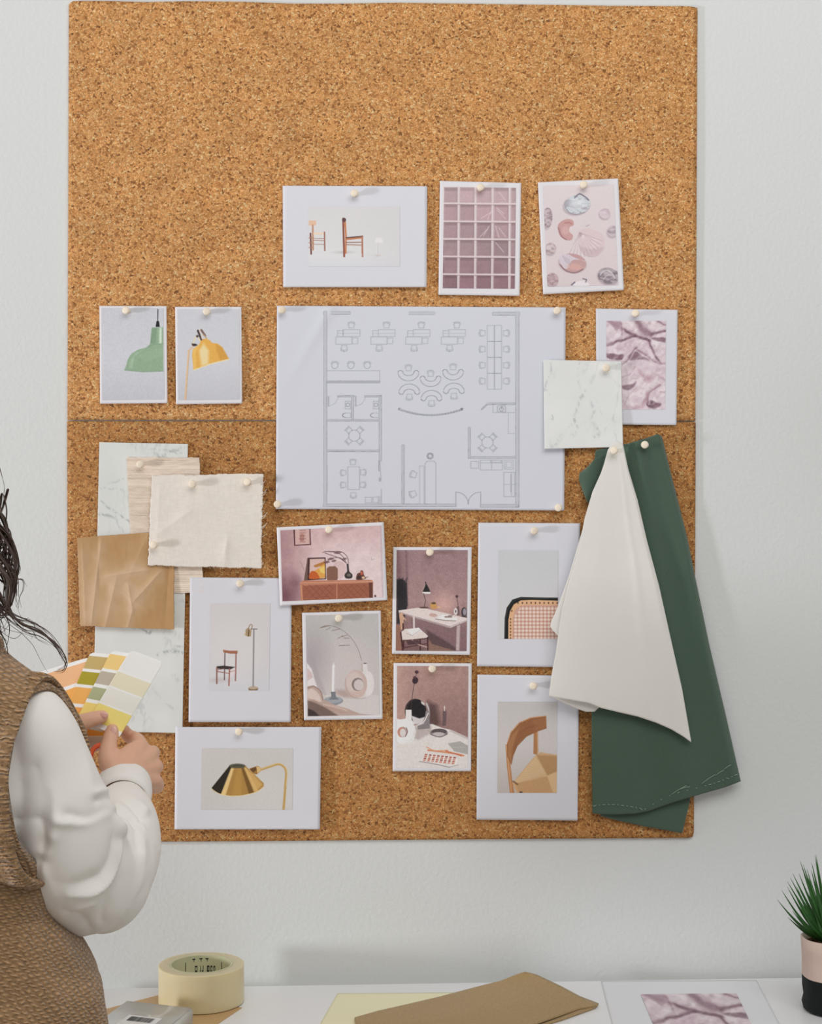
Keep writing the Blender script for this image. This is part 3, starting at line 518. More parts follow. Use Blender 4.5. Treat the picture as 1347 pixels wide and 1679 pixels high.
sk.mesh('kraft_paper_swatch', 'crumpled translucent brown kraft paper pinned under the cream linen corner', 'swatch', m=M_kt, nu=170, nv=170, thick=0.0002, colfn=kcol, edge=0.5)
# linen
sl = Sheet([(249, 779.5), (431.5, 777), (428, 931.5), (242.5, 927)], 0.0135, (0.0, 0.0, 0.001, 0.002), seed=14)
_ld = sl.depth
ll = [((262, 872), (312, 838), 0.0012, 7), ((318, 793), (300, 850), 0.0006, 14), ((372, 880), (368, 925), 0.0016, 10), ((262, 800), (256, 890), 0.0010, 10), ((410, 795), (320, 795), 0.0007, 16), ((365, 915), (372, 890), 0.0009, 8)]
def ldepth(U, V):
    p = bil(sl.q, U, V); return _ld(U, V)+facet(p[..., 0], p[..., 1], ll)+0.0016*fbm(p[..., 0], p[..., 1], 55, 6, 2)
sl.depth = ldepth
M_lin = vcmat('cream_linen', 0.9, 0.12); weave(M_lin, 500, 0.00003)
o = sl.mesh('linen_swatch', 'cream linen fabric swatch with a frayed right edge, three pins in it', 'swatch', m=M_lin, nu=120, nv=100, thick=0.0007, edge=1.0,
        colfn=lambda X, Y, U, V: np.zeros(X.shape+(3,))+(220, 213, 204)+((fbm(X*6, Y*0.7, 6, 2, 2)+fbm(X*0.7, Y*6, 6, 4, 2)-1)*9)[..., None])
M_thr = mat('linen_thread', (224, 214, 200), 0.9, 0.1)
def tube_bm(pts, rad, bm=None, n=6, flat=1.0, cap=True):
    bm = bm or bmesh.new(); pts = [Vector(p) for p in pts]; rings = []
    if not hasattr(rad, '__len__'): rad = [rad]*len(pts)
    t0 = (pts[1]-pts[0]).normalized(); ref = Vector((0, 0, 1)) if abs(t0.z) < 0.9 else Vector((1, 0, 0)); nrm = (ref-t0*ref.dot(t0)).normalized()
    for i, q in enumerate(pts):
        t = (pts[min(i+1, len(pts)-1)]-pts[max(i-1, 0)]).normalized(); nrm = (nrm-t*nrm.dot(t))
        nrm = nrm.normalized() if nrm.length > 1e-6 else t.orthogonal().normalized(); b = t.cross(nrm)
        rings.append([bm.verts.new(q+(nrm*math.cos(a)+b*math.sin(a)*flat)*rad[i]) for a in [2*math.pi*k/n for k in range(n)]])
    for r0, r1 in zip(rings[:-1], rings[1:]):
        for k in range(n): bm.faces.new((r0[k], r0[(k+1) % n], r1[(k+1) % n], r1[k]))
    if cap: bm.faces.new(rings[0][::-1]); bm.faces.new(rings[-1])
    return bm
bm = bmesh.new()
for (x0, y0, x1, y1) in ((431, 793, 435, 787), (430, 810, 437, 802), (431, 813, 436, 806), (430, 828, 434, 822), (430, 848, 438, 840), (430, 850, 436, 845), (430, 864, 438, 857), (430, 866, 435, 861), (429, 893, 432, 890), (428, 926, 432, 922), (430, 836, 433, 838), (429, 880, 434, 877)):
    tube_bm([P(x0-4, y0+2, .0155), P((x0+x1)/2, (y0+y1)/2+1, .016), P(x1, y1, .0155)], 0.00035, bm, 5)
obj_bm('loose_threads', bm, M_thr, o)['kind'] = 'stuff'; bm = bmesh.new()
for k in range(60):
    x = 246+k*3.05+random.uniform(-.6, .6); y = 927+4.5*k/60; tube_bm([P(x, y-3, .0148), P(x+random.uniform(-.6, .6), y+random.uniform(1.0, 2.6), .0148)], 0.00022, bm, 4)
obj_bm('bottom_fringe', bm, M_thr, o)['kind'] = 'stuff'
# ------------------------------------------------------------------ prints on the lower board
# -- floor lamp and chair
sf = Sheet([(311.5, 946.6), (478, 948), (476.4, 1184), (309, 1184)], 0.0098, (0, 0, 0.002, 0.003), bow=0.0008, seed=21)
sf.mesh('photo_print', 'tall white print of a wooden chair beside a floor lamp, under the sideboard print', 'photo print')
p = Pic([(344.3, 989.5), (442.6, 989.5), (440.5, 1132), (343, 1132)], (270, 930), 3.730, (208, 204, 205))
p.vgrad([(0, (205, 200, 202)), (0.6, (208, 203, 205)), (0.85, (206, 204, 208)), (1, (203, 204, 211))]); p.ell(430, 520, 150, 200, (214, 210, 211), a=0.5, soft=90)
p.ell(330, 690, 60, 14, (186, 176, 176), a=0.6, soft=20)
p.line([(545, 380), (541, 738)], 9, (126, 122, 124)); p.line([(548, 380), (544, 738)], 3, (190, 184, 180), .8); p.line([(526, 377), (565, 379)], 5, (110, 104, 100)); p.poly([(496, 380), (512, 368), (530, 392), (526, 424), (505, 424), (485, 414)], (168, 144, 108)); p.line([(514, 385), (512, 420)], 6, (96, 76, 60)); p.line([(512, 375), (522, 352), (534, 356), (528, 385)], 5, (150, 126, 96), sm=True); p.line([(492, 395), (490, 415)], 5, (222, 206, 176), .9)
p.ell(541, 743, 30, 14, (140, 116, 90)); p.ell(541, 738, 29, 8, (186, 166, 140)); p.line([(514, 750), (541, 757), (568, 750)], 3, (90, 72, 60))
p.poly([(356, 505), (400, 511), (446, 511), (444, 529), (400, 529), (358, 521)], (164, 104, 78)); p.line([(368, 525), (364, 688)], 6, (84, 56, 56)); p.line([(436, 528), (432, 694)], 7, (140, 84, 74)); p.poly([(316, 606), (360, 602), (432, 610), (400, 626), (318, 620)], (58, 50, 50)); p.line([(318, 615), (318, 712)], 8, (140, 84, 74)); p.line([(396, 622), (392, 724)], 8, (156, 96, 84)); p.line([(320, 638), (396, 650)], 5, (150, 96, 84)); p.line([(396, 640), (432, 632)], 5, (150, 96, 84)); p.line([(320, 628), (364, 620)], 4, (130, 80, 72)); p.poly([(402, 628), (432, 622), (430, 648), (400, 680)], (232, 206, 206), a=.5, soft=6)
p.grain(1.6); sf.picture(p)
# -- brass lamp
sb = Sheet([(287.4, 1192), (526.6, 1192), (524, 1360), (286, 1360)], 0.0098, (0, 0, 0.003, 0.003), seed=22)
sb.mesh('photo_print', 'white landscape print of a polished brass lamp head, lowest print at left', 'photo print')
p = Pic([(331, 1227), (480, 1227), (479, 1327.6), (329.5, 1327.6)], (270, 930), 3.730, (200, 196, 193)); p.ell(640, 1400, 200, 130, (208, 203, 200), a=.6, soft=100)
p.line([(580, 1240), (640, 1220), (690, 1205), (722, 1215), (742, 1250), (737, 1340), (726, 1482)], 15, (194, 156, 92), sm=True); p.line([(585, 1234), (640, 1215), (690, 1200), (724, 1210), (747, 1250), (742, 1340)], 3, (232, 212, 160), .8, sm=True)
p.poly([(515, 1232), (566, 1215), (584, 1222), (586, 1248), (560, 1268), (540, 1262)], (160, 112, 54)); p.poly([(560, 1218), (584, 1222), (586, 1246), (566, 1260)], (214, 180, 120)); p.poly([(520, 1236), (556, 1222), (562, 1240), (540, 1256)], (90, 60, 36), a=.8)
body = [(396, 1212), (490, 1212), (530, 1250), (606, 1322), (604, 1344), (560, 1375), (480, 1396), (400, 1400), (330, 1385), (290, 1362), (286, 1350)]
p.poly(body, (172, 128, 62)); p.poly([(396, 1214), (408, 1226), (345, 1390), (300, 1368), (286, 1350)], (44, 38, 30)); p.poly([(406, 1226), (424, 1228), (372, 1396), (342, 1390)], (226, 192, 126), soft=8); p.poly([(440, 1230), (470, 1230), (470, 1396), (410, 1398)], (182, 138, 66), soft=14); p.poly([(468, 1230), (484, 1226), (545, 1378), (515, 1388)], (112, 78, 34), a=.85, soft=8); p.poly([(490, 1224), (540, 1262), (600, 1330), (560, 1368)], (212, 168, 98), a=.85, soft=16); p.poly([(484, 1228), (498, 1228), (570, 1368), (548, 1376)], (226, 186, 118), a=.7, soft=8)
p.line([(286, 1354), (330, 1384), (400, 1399), (480, 1395), (560, 1374), (606, 1342)], 4, (232, 206, 150), .9, sm=True); p.ell(444, 1214, 48, 13, (70, 72, 60)); p.poly([(398, 1216), (490, 1216), (484, 1230), (404, 1230)], (90, 86, 66), a=.7); p.line([(398, 1212), (444, 1204), (490, 1212)], 3, (150, 140, 110), .7, sm=True)
p.grain(3); sb.picture(p)
# -- sideboard
sd = Sheet([(453.3, 864.7), (628.7, 856), (634.7, 984), (458.9, 993.3)], 0.0130, (0, 0, 0.003, 0.002), seed=23)
sd.mesh('photo_print', 'slightly tilted print of a wooden sideboard with vases against a pink wall', 'photo print', seen=PRINT_SEEN)
p = Pic([(459.3, 869.6), (624.8, 861.5), (628.7, 979.4), (463, 985.8)], (440, 840), 4.664, (206, 172, 173))
p.mix(1-np.clip((p.X-100)/240, 0, 1), (166, 122, 128), .75); p.mix(np.clip((p.Y-100)/250, 0, 1)*np.clip((p.X-220)/300, 0, 1), (224, 204, 204), .8); p.mix(1-np.clip(np.hypot((p.X-130), (p.Y-640)*.8)/190, 0, 1), (112, 70, 78), .9); p.mix(1-np.clip(np.hypot((p.X-205)*1.6, (p.Y-540))/90, 0, 1), (128, 88, 94), .8); p.noise(36, 9, 4)
p.poly([(190, 130), (320, 126), (326, 250), (196, 256)], (92, 50, 54)); p.poly([(202, 130), (312, 128), (316, 242), (205, 248)], (206, 168, 162))
for y, wd in ((138, 36), (158, 40), (180, 36), (204, 44), (226, 36)): p.line([(260-wd/2, y), (260+wd/2, y-1)], 12, (170, 116, 108), .6, soft=5)
p.line([(256, 180), (256, 206)], 34, (146, 84, 74), .5)
p.line([(240, 372), (262, 410), (275, 450)], 3, (120, 84, 86), .6); p.poly([(296, 350), (308, 348), (300, 522), (270, 524)], (110, 84, 76)); p.poly([(303, 348), (436, 344), (440, 512), (298, 520)], (70, 38, 40)); p.poly([(316, 358), (428, 354), (432, 505), (312, 508)], (212, 178, 172))
p.poly([(345, 450), (400, 420), (380, 392), (430, 385), (432, 500), (385, 505)], (222, 158, 70), sm=False); p.poly([(314, 470), (335, 448), (368, 460), (386, 490), (384, 508), (314, 508)], (200, 92, 40), sm=True); p.poly([(385, 430), (428, 410), (431, 470), (400, 460)], (236, 196, 100)); p.poly([(345, 408), (400, 385), (432, 372), (430, 392), (370, 420)], (180, 116, 50), sm=True, a=.9)
p.ell(540, 440, 52, 66, (206, 172, 172), a=.8); p.ell(546, 446, 42, 56, (212, 184, 184), a=.8)
p.poly([(444, 430), (462, 414), (510, 412), (530, 432), (534, 500), (524, 518), (450, 520), (444, 505)], (132, 92, 74), sm=False); p.poly([(530, 420), (542, 424), (542, 505), (530, 512)], (216, 186, 176))
for st in ([(415, 308), (440, 300), (500, 304), (560, 330), (600, 400)], [(470, 302), (545, 300), (590, 325), (610, 370), (604, 440)], [(430, 310), (470, 325), (540, 350), (590, 385)], [(440, 385), (480, 352), (545, 348), (580, 375)]): p.line(st, 5, (94, 64, 68), .85, sm=True)
for a, b, c in ((420, 470, 385), (450, 500, 360), (560, 600, 360), (480, 520, 375), (500, 560, 312)): p.poly([(a, c), ((a+b)/2, c-14), (b, c-6), ((a+b)/2, c+6)], (100, 66, 72), sm=True, a=.7)
p.poly([(598, 400), (612, 400), (618, 450), (640, 475), (638, 500), (612, 508), (586, 500), (582, 475), (600, 450)], (58, 50, 48), sm=True); p.ell(614, 480, 16, 12, (130, 120, 110), a=.7)
p.poly([(668, 508), (678, 470), (700, 460), (704, 446), (722, 448), (730, 480), (745, 505), (715, 516), (680, 518)], (96, 58, 50), sm=True); p.ell(712, 466, 10, 14, (196, 90, 66)); p.ell(725, 500, 12, 9, (224, 190, 150)); p.ell(692, 498, 14, 12, (64, 44, 44)); p.line([(740, 498), (760, 494)], 4, (104, 74, 70))
p.poly([(240, 540), (264, 522), (790, 516), (800, 532), (798, 655), (246, 680)], (190, 124, 96)); p.poly([(258, 562), (520, 548), (518, 662), (262, 676)], (160, 92, 70)); p.poly([(526, 548), (766, 540), (770, 652), (526, 662)], (158, 92, 68)); p.poly([(766, 538), (796, 536), (798, 654), (770, 656)], (104, 58, 46))
for k in range(5):
    for x0 in (262, 528):
        a = x0+k*50; p.line([(a, 556), (min(a+110, x0+236), 556+min(110, x0+236-a))], 3, (112, 60, 48), .7); p.line([(a+56, 556), (max(a-54, x0), 556+min(110, a+56-x0))], 3, (124, 68, 54), .6)
p.line([(242, 540), (798, 530)], 4, (222, 160, 130)); p.line([(248, 560), (262, 678)], 8, (206, 140, 108)); p.line([(522, 548), (522, 662)], 6, (200, 134, 104))
p.line([(856, 100), (872, 650)], 6, (168, 150, 172), .6); p.rect(782, 340, 812, 368, (220, 206, 206), .8); p.line([(786, 344), (790, 366), (808, 356)], 4, (150, 124, 130), .6); p.ell(816, 640, 8, 9, (90, 60, 66)); p.grain(4.5); sd.picture(p)
# -- ring vase
sv = Sheet([(495, 1004.7), (624, 1001), (627, 1178.8), (498.3, 1181)], 0.0068, (0, 0, 0.003, 0.002), seed=24)
sv.mesh('photo_print', 'portrait print of a ring-shaped vase and candle in pale greys', 'photo print', seen=PRINT_SEEN)
p = Pic([(501, 1009.4), (619.7, 1006), (622, 1172), (504, 1174.5)], (440, 840), 4.664, (190, 184, 182))
p.vgrad([(0, (186, 183, 181)), (0.35, (190, 185, 183)), (0.7, (196, 188, 186)), (1, (196, 188, 184))]); p.mix(1-np.clip(np.hypot((p.X-600)*.9, (p.Y-1150))/260, 0, 1), (206, 192, 190), .6); p.mix(1-np.clip(np.hypot((p.X-330), (p.Y-1120)*.6)/190, 0, 1), (158, 148, 156), .7)
p.poly([(294, 1150), (330, 1200), (370, 1330), (400, 1400), (296, 1400)], (222, 216, 216)); p.poly([(320, 1060), (350, 1150), (420, 1330), (440, 1400), (392, 1380), (350, 1270)], (166, 156, 160), a=.5, soft=20); p.poly([(296, 1190), (332, 1230), (340, 1262), (296, 1290)], (206, 182, 180), a=.9, soft=5)
p.poly([(430, 1400), (600, 1370), (840, 1400), (848, 1552), (560, 1560)], (206, 198, 196)); p.ell(580, 1388, 70, 26, (170, 140, 134), .2, .7, soft=26)
stem = [(710, 1135), (690, 1060), (650, 985), (590, 920), (520, 880), (450, 865), (400, 880)]; p.line(stem, 3.4, (132, 112, 104), .9, sm=True)
for a, b in (((395, 884), (440, 868)), ((440, 900), (475, 880)), ((485, 905), (545, 892)), ((530, 966), (566, 944)), ((560, 952), (600, 938)), ((575, 962), (614, 962)), ((540, 1020), (620, 1016)), ((410, 880), (470, 868))): p.line([a, b], 5.5, (134, 114, 104), .75)
p.poly([(710, 1156), (752, 1152), (764, 1240), (800, 1290), (796, 1360), (740, 1420), (716, 1240)], (214, 208, 206)); p.ell(765, 1310, 42, 92, (218, 212, 210)); p.ell(668, 1314, 86, 108, (196, 172, 164)); p.ell(655, 1300, 66, 80, (210, 194, 188), a=.8, soft=26); p.ell(690, 1370, 50, 40, (206, 178, 168), a=.6, soft=24); p.ell(682, 1316, 46, 50, (136, 118, 118)); p.ell(690, 1320, 38, 42, (204, 192, 188)); p.line([(588, 1270), (596, 1350), (640, 1412), (700, 1426), (744, 1418)], 4, (150, 124, 118), .6, sm=True); p.line([(714, 1158), (718, 1215)], 9, (178, 158, 150), .8); p.ell(738, 1155, 13, 4, (90, 76, 72))
p.line([(498, 1180), (494, 1372)], 21, (232, 226, 228)); p.line([(506, 1182), (503, 1372)], 6, (200, 188, 192), .8); p.poly([(486, 1180), (498, 1145), (508, 1180)], (232, 226, 226), a=.8, soft=6)
p.ell(498, 1440, 72, 32, (140, 144, 152)); p.ell(500, 1434, 62, 24, (158, 161, 167)); p.poly([(476, 1372), (512, 1372), (516, 1410), (538, 1432), (460, 1434), (480, 1408)], (120, 122, 130)); p.line([(430, 1448), (480, 1472), (530, 1470)], 5, (100, 100, 108), .7, sm=True)
p.poly([(298, 1330), (345, 1322), (400, 1360), (420, 1430), (520, 1478), (600, 1500), (700, 1540), (840, 1552), (300, 1560)], (184, 158, 148), sm=False); p.poly([(300, 1365), (340, 1350), (390, 1400), (400, 1450), (340, 1430), (300, 1440)], (218, 198, 190), a=.85, soft=12, sm=True); p.poly([(300, 1440), (360, 1450), (430, 1490), (540, 1560), (300, 1560)], (120, 98, 90), soft=14); p.poly([(302, 1500), (350, 1520), (390, 1558), (302, 1558)], (64, 52, 50), soft=10)
p.line([(310, 1430), (400, 1470), (480, 1500), (560, 1530)], 14, (176, 146, 134), .8, soft=8, sm=True); p.line([(420, 1470), (520, 1490), (600, 1515)], 12, (208, 184, 172), .7, soft=8, sm=True); p.line([(300, 1345), (350, 1332), (400, 1372), (416, 1432)], 7, (132, 104, 96), .6, sm=True); p.grain(3.5); sv.picture(p)
# -- desk print
sk2 = Sheet([(644.3, 897), (773, 897), (770.5, 1074), (642.4, 1072)], 0.0068, (0, 0, 0.003, 0.001), seed=25)
sk2.mesh('photo_print', 'portrait print of a white desk, black lamp and chair by a mauve wall', 'photo print', seen=PRINT_SEEN)
p = Pic([(650, 902), (766.5, 902), (764.5, 1067.6), (648.6, 1067)], (630, 880), 4.2, (150, 120, 124))
p.vgrad([(0, (154, 122, 124)), (0.5, (166, 132, 132)), (0.75, (146, 112, 112)), (1, (124, 92, 92))]); p.noise(26, 8, 3); p.mix(1-np.clip((p.X-84)/90, 0, 1), (120, 88, 90), .55); p.line([(150, 95), (156, 300)], 16, (112, 84, 92), .5, soft=14)
p.mix(1-np.clip(np.hypot((p.X-410), (p.Y-470))/130, 0, 1), (220, 172, 160), .8); p.poly([(180, 560), (560, 620), (565, 788), (300, 790), (180, 620)], (132, 102, 106), a=.7, soft=20); p.poly([(290, 640), (440, 730), (520, 788), (300, 788)], (84, 62, 64), a=.8, soft=16); p.poly([(300, 700), (330, 740), (490, 786), (300, 788)], (150, 112, 96), a=.8, soft=8)
p.poly([(84, 296), (120, 288), (155, 320), (160, 470), (128, 600), (86, 600)], (46, 42, 46), sm=False, soft=12)
for k in range(9): p.line([(90+k*6, 420), (84+k*9, 300-(k % 3)*9)], 5, (44, 40, 44), .7)
p.poly([(80, 600), (112, 620), (120, 786), (78, 786)], (150, 104, 86))
p.poly([(96, 508), (250, 486), (565, 560), (570, 574), (452, 622), (100, 518)], (222, 206, 202)); p.poly([(96, 516), (452, 616), (452, 630), (98, 526)], (176, 156, 156)); p.poly([(452, 616), (570, 570), (570, 580), (452, 630)], (196, 180, 178))
p.line([(202, 548), (204, 650)], 13, (212, 196, 194)); p.poly([(498, 616), (524, 606), (518, 784), (492, 784)], (190, 166, 166)); p.line([(522, 610), (516, 784)], 5, (150, 126, 128))
p.poly([(262, 384), (282, 330), (292, 328), (318, 382)], (38, 34, 36)); p.poly([(260, 380), (318, 380), (314, 394), (264, 392)], (236, 224, 218)); p.line([(283, 312), (287, 336)], 7, (60, 52, 54)); p.line([(270, 390), (282, 440), (274, 486)], 4, (80, 64, 66)); p.ell(270, 488, 32, 6, (96, 70, 68)); p.line([(262, 370), (278, 338)], 4, (190, 170, 168), .7)
p.poly([(316, 462), (338, 450), (356, 458), (360, 490), (345, 498), (322, 494)], (204, 150, 84), sm=True); p.ell(338, 458, 16, 7, (90, 70, 50)); p.ell(372, 486, 12, 5, (226, 180, 130)); p.ell(335, 540, 28, 12, (196, 160, 148), .1)
p.poly([(355, 562), (400, 535), (505, 560), (490, 578)], (238, 228, 224)); p.line([(350, 566), (420, 578), (490, 580)], 4, (110, 92, 92)); p.line([(418, 552), (462, 552)], 10, (120, 90, 86), .8); p.line([(440, 545), (470, 540)], 4, (90, 70, 66))
p.line([(498, 412), (508, 480)], 4, (92, 62, 64)); p.ell(498, 411, 10, 10, (86, 54, 58)); p.poly([(498, 480), (514, 480), (518, 540), (492, 540)], (112, 88, 88)); p.ell(490, 515, 13, 24, (222, 212, 210)); p.ell(490, 514, 5, 10, (90, 74, 76)); p.ell(548, 520, 20, 34, (70, 62, 68)); p.ell(552, 518, 12, 24, (150, 142, 150)); p.line([(533, 548), (566, 552)], 6, (74, 60, 62))
p.poly([(100, 530), (124, 520), (130, 545), (152, 578), (132, 570), (132, 640), (112, 640)], (206, 160, 130)); p.line([(128, 600), (132, 770)], 10, (70, 38, 40)); p.poly([(112, 660), (140, 636), (238, 628), (300, 684), (290, 696), (180, 708), (122, 712)], (220, 206, 200)); p.poly([(150, 640), (236, 626), (256, 650), (190, 680)], (232, 224, 222)); p.line([(150, 665), (190, 680), (250, 640)], 3, (150, 132, 134), .7); p.line([(114, 716), (180, 712), (296, 700)], 7, (90, 52, 50)); p.line([(112, 660), (126, 782)], 10, (78, 40, 42)); p.line([(246, 706), (246, 782)], 9, (66, 36, 38)); p.line([(298, 696), (298, 780)], 9, (66, 36, 38)); p.line([(130, 765), (300, 735)], 8, (90, 56, 54)); p.line([(190, 712), (240, 745), (290, 760)], 9, (206, 176, 164), .7); p.poly([(150, 716), (240, 712), (240, 740), (160, 745)], (74, 50, 52), a=.8, soft=5)
p.line([(84, 92), (572, 92)], 5, (120, 96, 150), .4); p.grain(7); sk2.picture(p)
# -- mirror print
sm2 = Sheet([(645, 1087), (773, 1087.6), (772, 1264.5), (643.6, 1264.5)], 0.0068, (0, 0, 0.002, 0.002), seed=26)
sm2.mesh('photo_print', 'portrait print of a round mirror, ring vase and pencils on a white table', 'photo print', seen=PRINT_SEEN)
p = Pic([(651, 1092), (767.4, 1092.4), (766.5, 1259), (650, 1259)], (630, 880), 4.2, (176, 140, 132))
p.mix(np.clip((p.X-120)/300, 0, 1)*np.clip((p.Y-900)/400, 0.25, 1), (144, 108, 104), .8); p.mix(1-np.clip((p.X-88)/90, 0, 1), (192, 152, 140), .7); p.noise(26, 7, 6)
p.poly([(300, 1130), (360, 1160), (385, 1290), (320, 1330), (290, 1300)], (66, 46, 46), a=.7, soft=40)
p.poly([(84, 1250), (210, 1300), (330, 1290), (400, 1318), (460, 1330), (580, 1385), (580, 1620), (80, 1620)], (220, 212, 208)); p.poly([(460, 1330), (580, 1385), (580, 1400), (440, 1336)], (196, 182, 178)); p.poly([(190, 1310), (320, 1300), (330, 1345), (230, 1400), (190, 1380)], (170, 154, 150), a=.7, soft=20)
p.ell(212, 1200, 72, 84, (66, 52, 54)); p.ell(222, 1200, 66, 80, (34, 30, 34)); p.poly([(186, 1232), (240, 1252), (280, 1240), (255, 1290), (200, 1290)], (206, 200, 202), soft=6); p.poly([(250, 1130), (275, 1145), (278, 1165), (255, 1150)], (206, 198, 196)); p.line([(290, 1150), (306, 1200), (300, 1262), (262, 1296)], 11, (188, 182, 182), sm=True); p.poly([(284, 1200), (308, 1200), (314, 1320), (230, 1328), (226, 1300), (270, 1290)], (132, 124, 126)); p.line([(225, 1300), (270, 1276), (300, 1215)], 8, (214, 206, 206), sm=True); p.noise(14, 6, 12)
p.line([(206, 1010), (190, 1110), (182, 1200)], 4, (70, 54, 56), sm=True); p.ell(212, 990, 20, 24, (62, 42, 50), .3); p.ell(222, 932, 14, 12, (80, 54, 62)); p.ell(206, 968, 10, 8, (96, 66, 72)); p.line([(220, 940), (210, 985)], 3, (74, 52, 54))
p.poly([(146, 1192), (186, 1192), (188, 1262), (210, 1290), (140, 1290), (146, 1262)], (226, 220, 218)); p.poly([(86, 1262), (150, 1252), (200, 1290), (218, 1345), (200, 1400), (170, 1425), (100, 1424), (84, 1400)], (232, 228, 226), sm=False); p.ell(134, 1344, 82, 80, (232, 228, 226)); p.poly([(150, 1424), (218, 1360), (212, 1300), (190, 1400)], (200, 190, 188), a=.5, soft=14); p.ell(125, 1345, 34, 36, (176, 150, 144)); p.ell(116, 1346, 26, 34, (200, 130, 112), a=.8); p.ell(126, 1350, 20, 28, (214, 206, 202)); p.line([(152, 1315), (158, 1345), (146, 1374)], 5, (110, 90, 88), .8, sm=True)
p.poly([(408, 1180), (418, 1180), (428, 1215), (424, 1300), (398, 1308), (400, 1215)], (110, 86, 88)); p.line([(413, 1170), (413, 1196)], 9, (214, 196, 190)); p.ell(374, 1352, 62, 26, (140, 128, 128)); p.ell(376, 1342, 54, 20, (92, 80, 82)); p.ell(372, 1360, 44, 14, (190, 180, 178)); p.line([(318, 1360), (380, 1380), (432, 1358)], 5, (84, 72, 74), .7, sm=True)
p.poly([(436, 1424), (520, 1408), (576, 1440), (576, 1500), (480, 1478)], (172, 166, 162)); p.line([(450, 1450), (560, 1450)], 3, (196, 190, 188), .7)
p.line([(300, 1470), (400, 1482), (500, 1496), (545, 1508)], 11, (214, 134, 94)); p.line([(290, 1448), (340, 1475), (440, 1470)], 6, (220, 150, 110)); p.line([(420, 1474), (530, 1510)], 7, (204, 106, 72)); p.poly([(282, 1490), (505, 1528), (500, 1568), (262, 1540)], (232, 222, 216))
for r_ in range(4):
    for c_ in range(8): p.rect(278+c_*28-r_*4, 1496+r_*13+c_*3, 296+c_*28-r_*4, 1506+r_*13+c_*3, [(176, 84, 70), (196, 110, 86), (150, 64, 60), (206, 132, 110)][(r_+c_*2) % 4], .9, soft=3)
p.line([(240, 1548), (330, 1562), (450, 1588)], 5, (140, 130, 136)); p.line([(440, 1588), (510, 1572)], 4, (160, 150, 150)); p.grain(5); sm2.picture(p)
# -- cane chair print
sc_ = Sheet([(784, 857), (951, 858), (948, 1094), (781.8, 1092.4)], 0.0068, (0, 0, 0.002, 0.002), seed=27)
sc_.mesh('photo_print', 'tall white print of a black-framed cane chair back, partly behind the cream cloth', 'photo print')
p = Pic([(817, 902.5), (914.6, 902.5), (914, 1047.5), (816.5, 1047.5)], (770, 840), 3.229, (202, 202, 205)); p.vgrad([(0, (198, 199, 202)), (1, (206, 205, 207))])
p.poly([(182, 672), (184, 560), (195, 505), (225, 462), (270, 448), (340, 450), (470, 452), (470, 672)], (24, 26, 24)); p.poly([(203, 672), (204, 570), (212, 525), (232, 488), (270, 466), (330, 464), (470, 468), (470, 672)], (222, 172, 128))
inn = [(226, 672), (226, 572), (236, 520), (262, 496), (300, 490), (470, 492), (470, 672)]; p.poly(inn, (206, 158, 140))
gx, gy = p.X-232, p.Y-500; st = 19.5
rr = np.hypot(((gx+(np.floor(gy/st) % 2)*st*0) % st)-st/2, (gy % st)-st/2); msk = (p.X > 230) & (p.Y > 496) & ~((p.X < 262) & (p.Y < 560-(p.X-230)*1.6)); p.mix(np.clip((7.2-rr)/2.5+.5, 0, 1)*msk, (228, 206, 194), .95); p.mix(np.clip((rr-9.6)/2.5, 0, 1)*msk, (170, 116, 92), .6)
for k in range(10): p.ell(255+k*23, 480, 3.6, 5, (60, 40, 28))
for k in range(7): p.ell(215, 565+k*17, 3.2, 4.6, (60, 40, 28), a=.9)
p.ell(222, 522, 4, 4, (60, 40, 28)); p.line([(188, 660), (190, 560), (202, 508), (230, 470), (270, 455), (460, 457)], 3, (80, 84, 80), .7); p.grain(2); sc_.picture(p)
# -- wooden chair print
sw2 = Sheet([(782.4, 1106), (949, 1108), (946.5, 1345.5), (780.8, 1344)], 0.0068, (0, 0.003, 0.003, 0.002), seed=28)
sw2.mesh('photo_print', 'tall white print of a curved wooden chair with a woven seat, lowest at right', 'photo print')
p = Pic([(815.8, 1150.6), (913, 1150.6), (912.5, 1300), (815, 1300)], (770, 840), 3.229, (198, 192, 190)); p.vgrad([(0, (192, 187, 186)), (.5, (202, 195, 193)), (1, (190, 180, 174))])
p.poly([(225, 1435), (310, 1330), (352, 1282), (372, 1270), (465, 1285), (465, 1488), (250, 1488), (232, 1450)], (204, 164, 118)); p.poly([(352, 1285), (465, 1290), (465, 1370), (410, 1395)], (182, 138, 94), soft=10); p.poly([(228, 1436), (350, 1290), (410, 1395), (240, 1440)], (216, 180, 136), soft=8); p.poly([(240, 1436), (408, 1398), (440, 1484), (260, 1486)], (196, 150, 104), soft=8); p.poly([(410, 1395), (465, 1372), (465, 1484), (440, 1484)], (214, 176, 132), soft=8)
for k in range(14): p.line([(240+k*9, 1432-k*11), (380+k*6, 1400-k*2)], 1.6, (170, 128, 86), .35)
p.poly([(338, 1160), (360, 1158), (362, 1268), (354, 1282), (336, 1280)], (176, 120, 76)); p.line([(356, 1162), (358, 1276)], 4, (210, 160, 112), .8)
p.poly([(188, 1230), (205, 1228), (214, 1330), (226, 1430), (236, 1486), (212, 1486), (196, 1350)], (186, 128, 84)); p.line([(194, 1235), (206, 1360), (220, 1480)], 5, (216, 166, 120), .8)
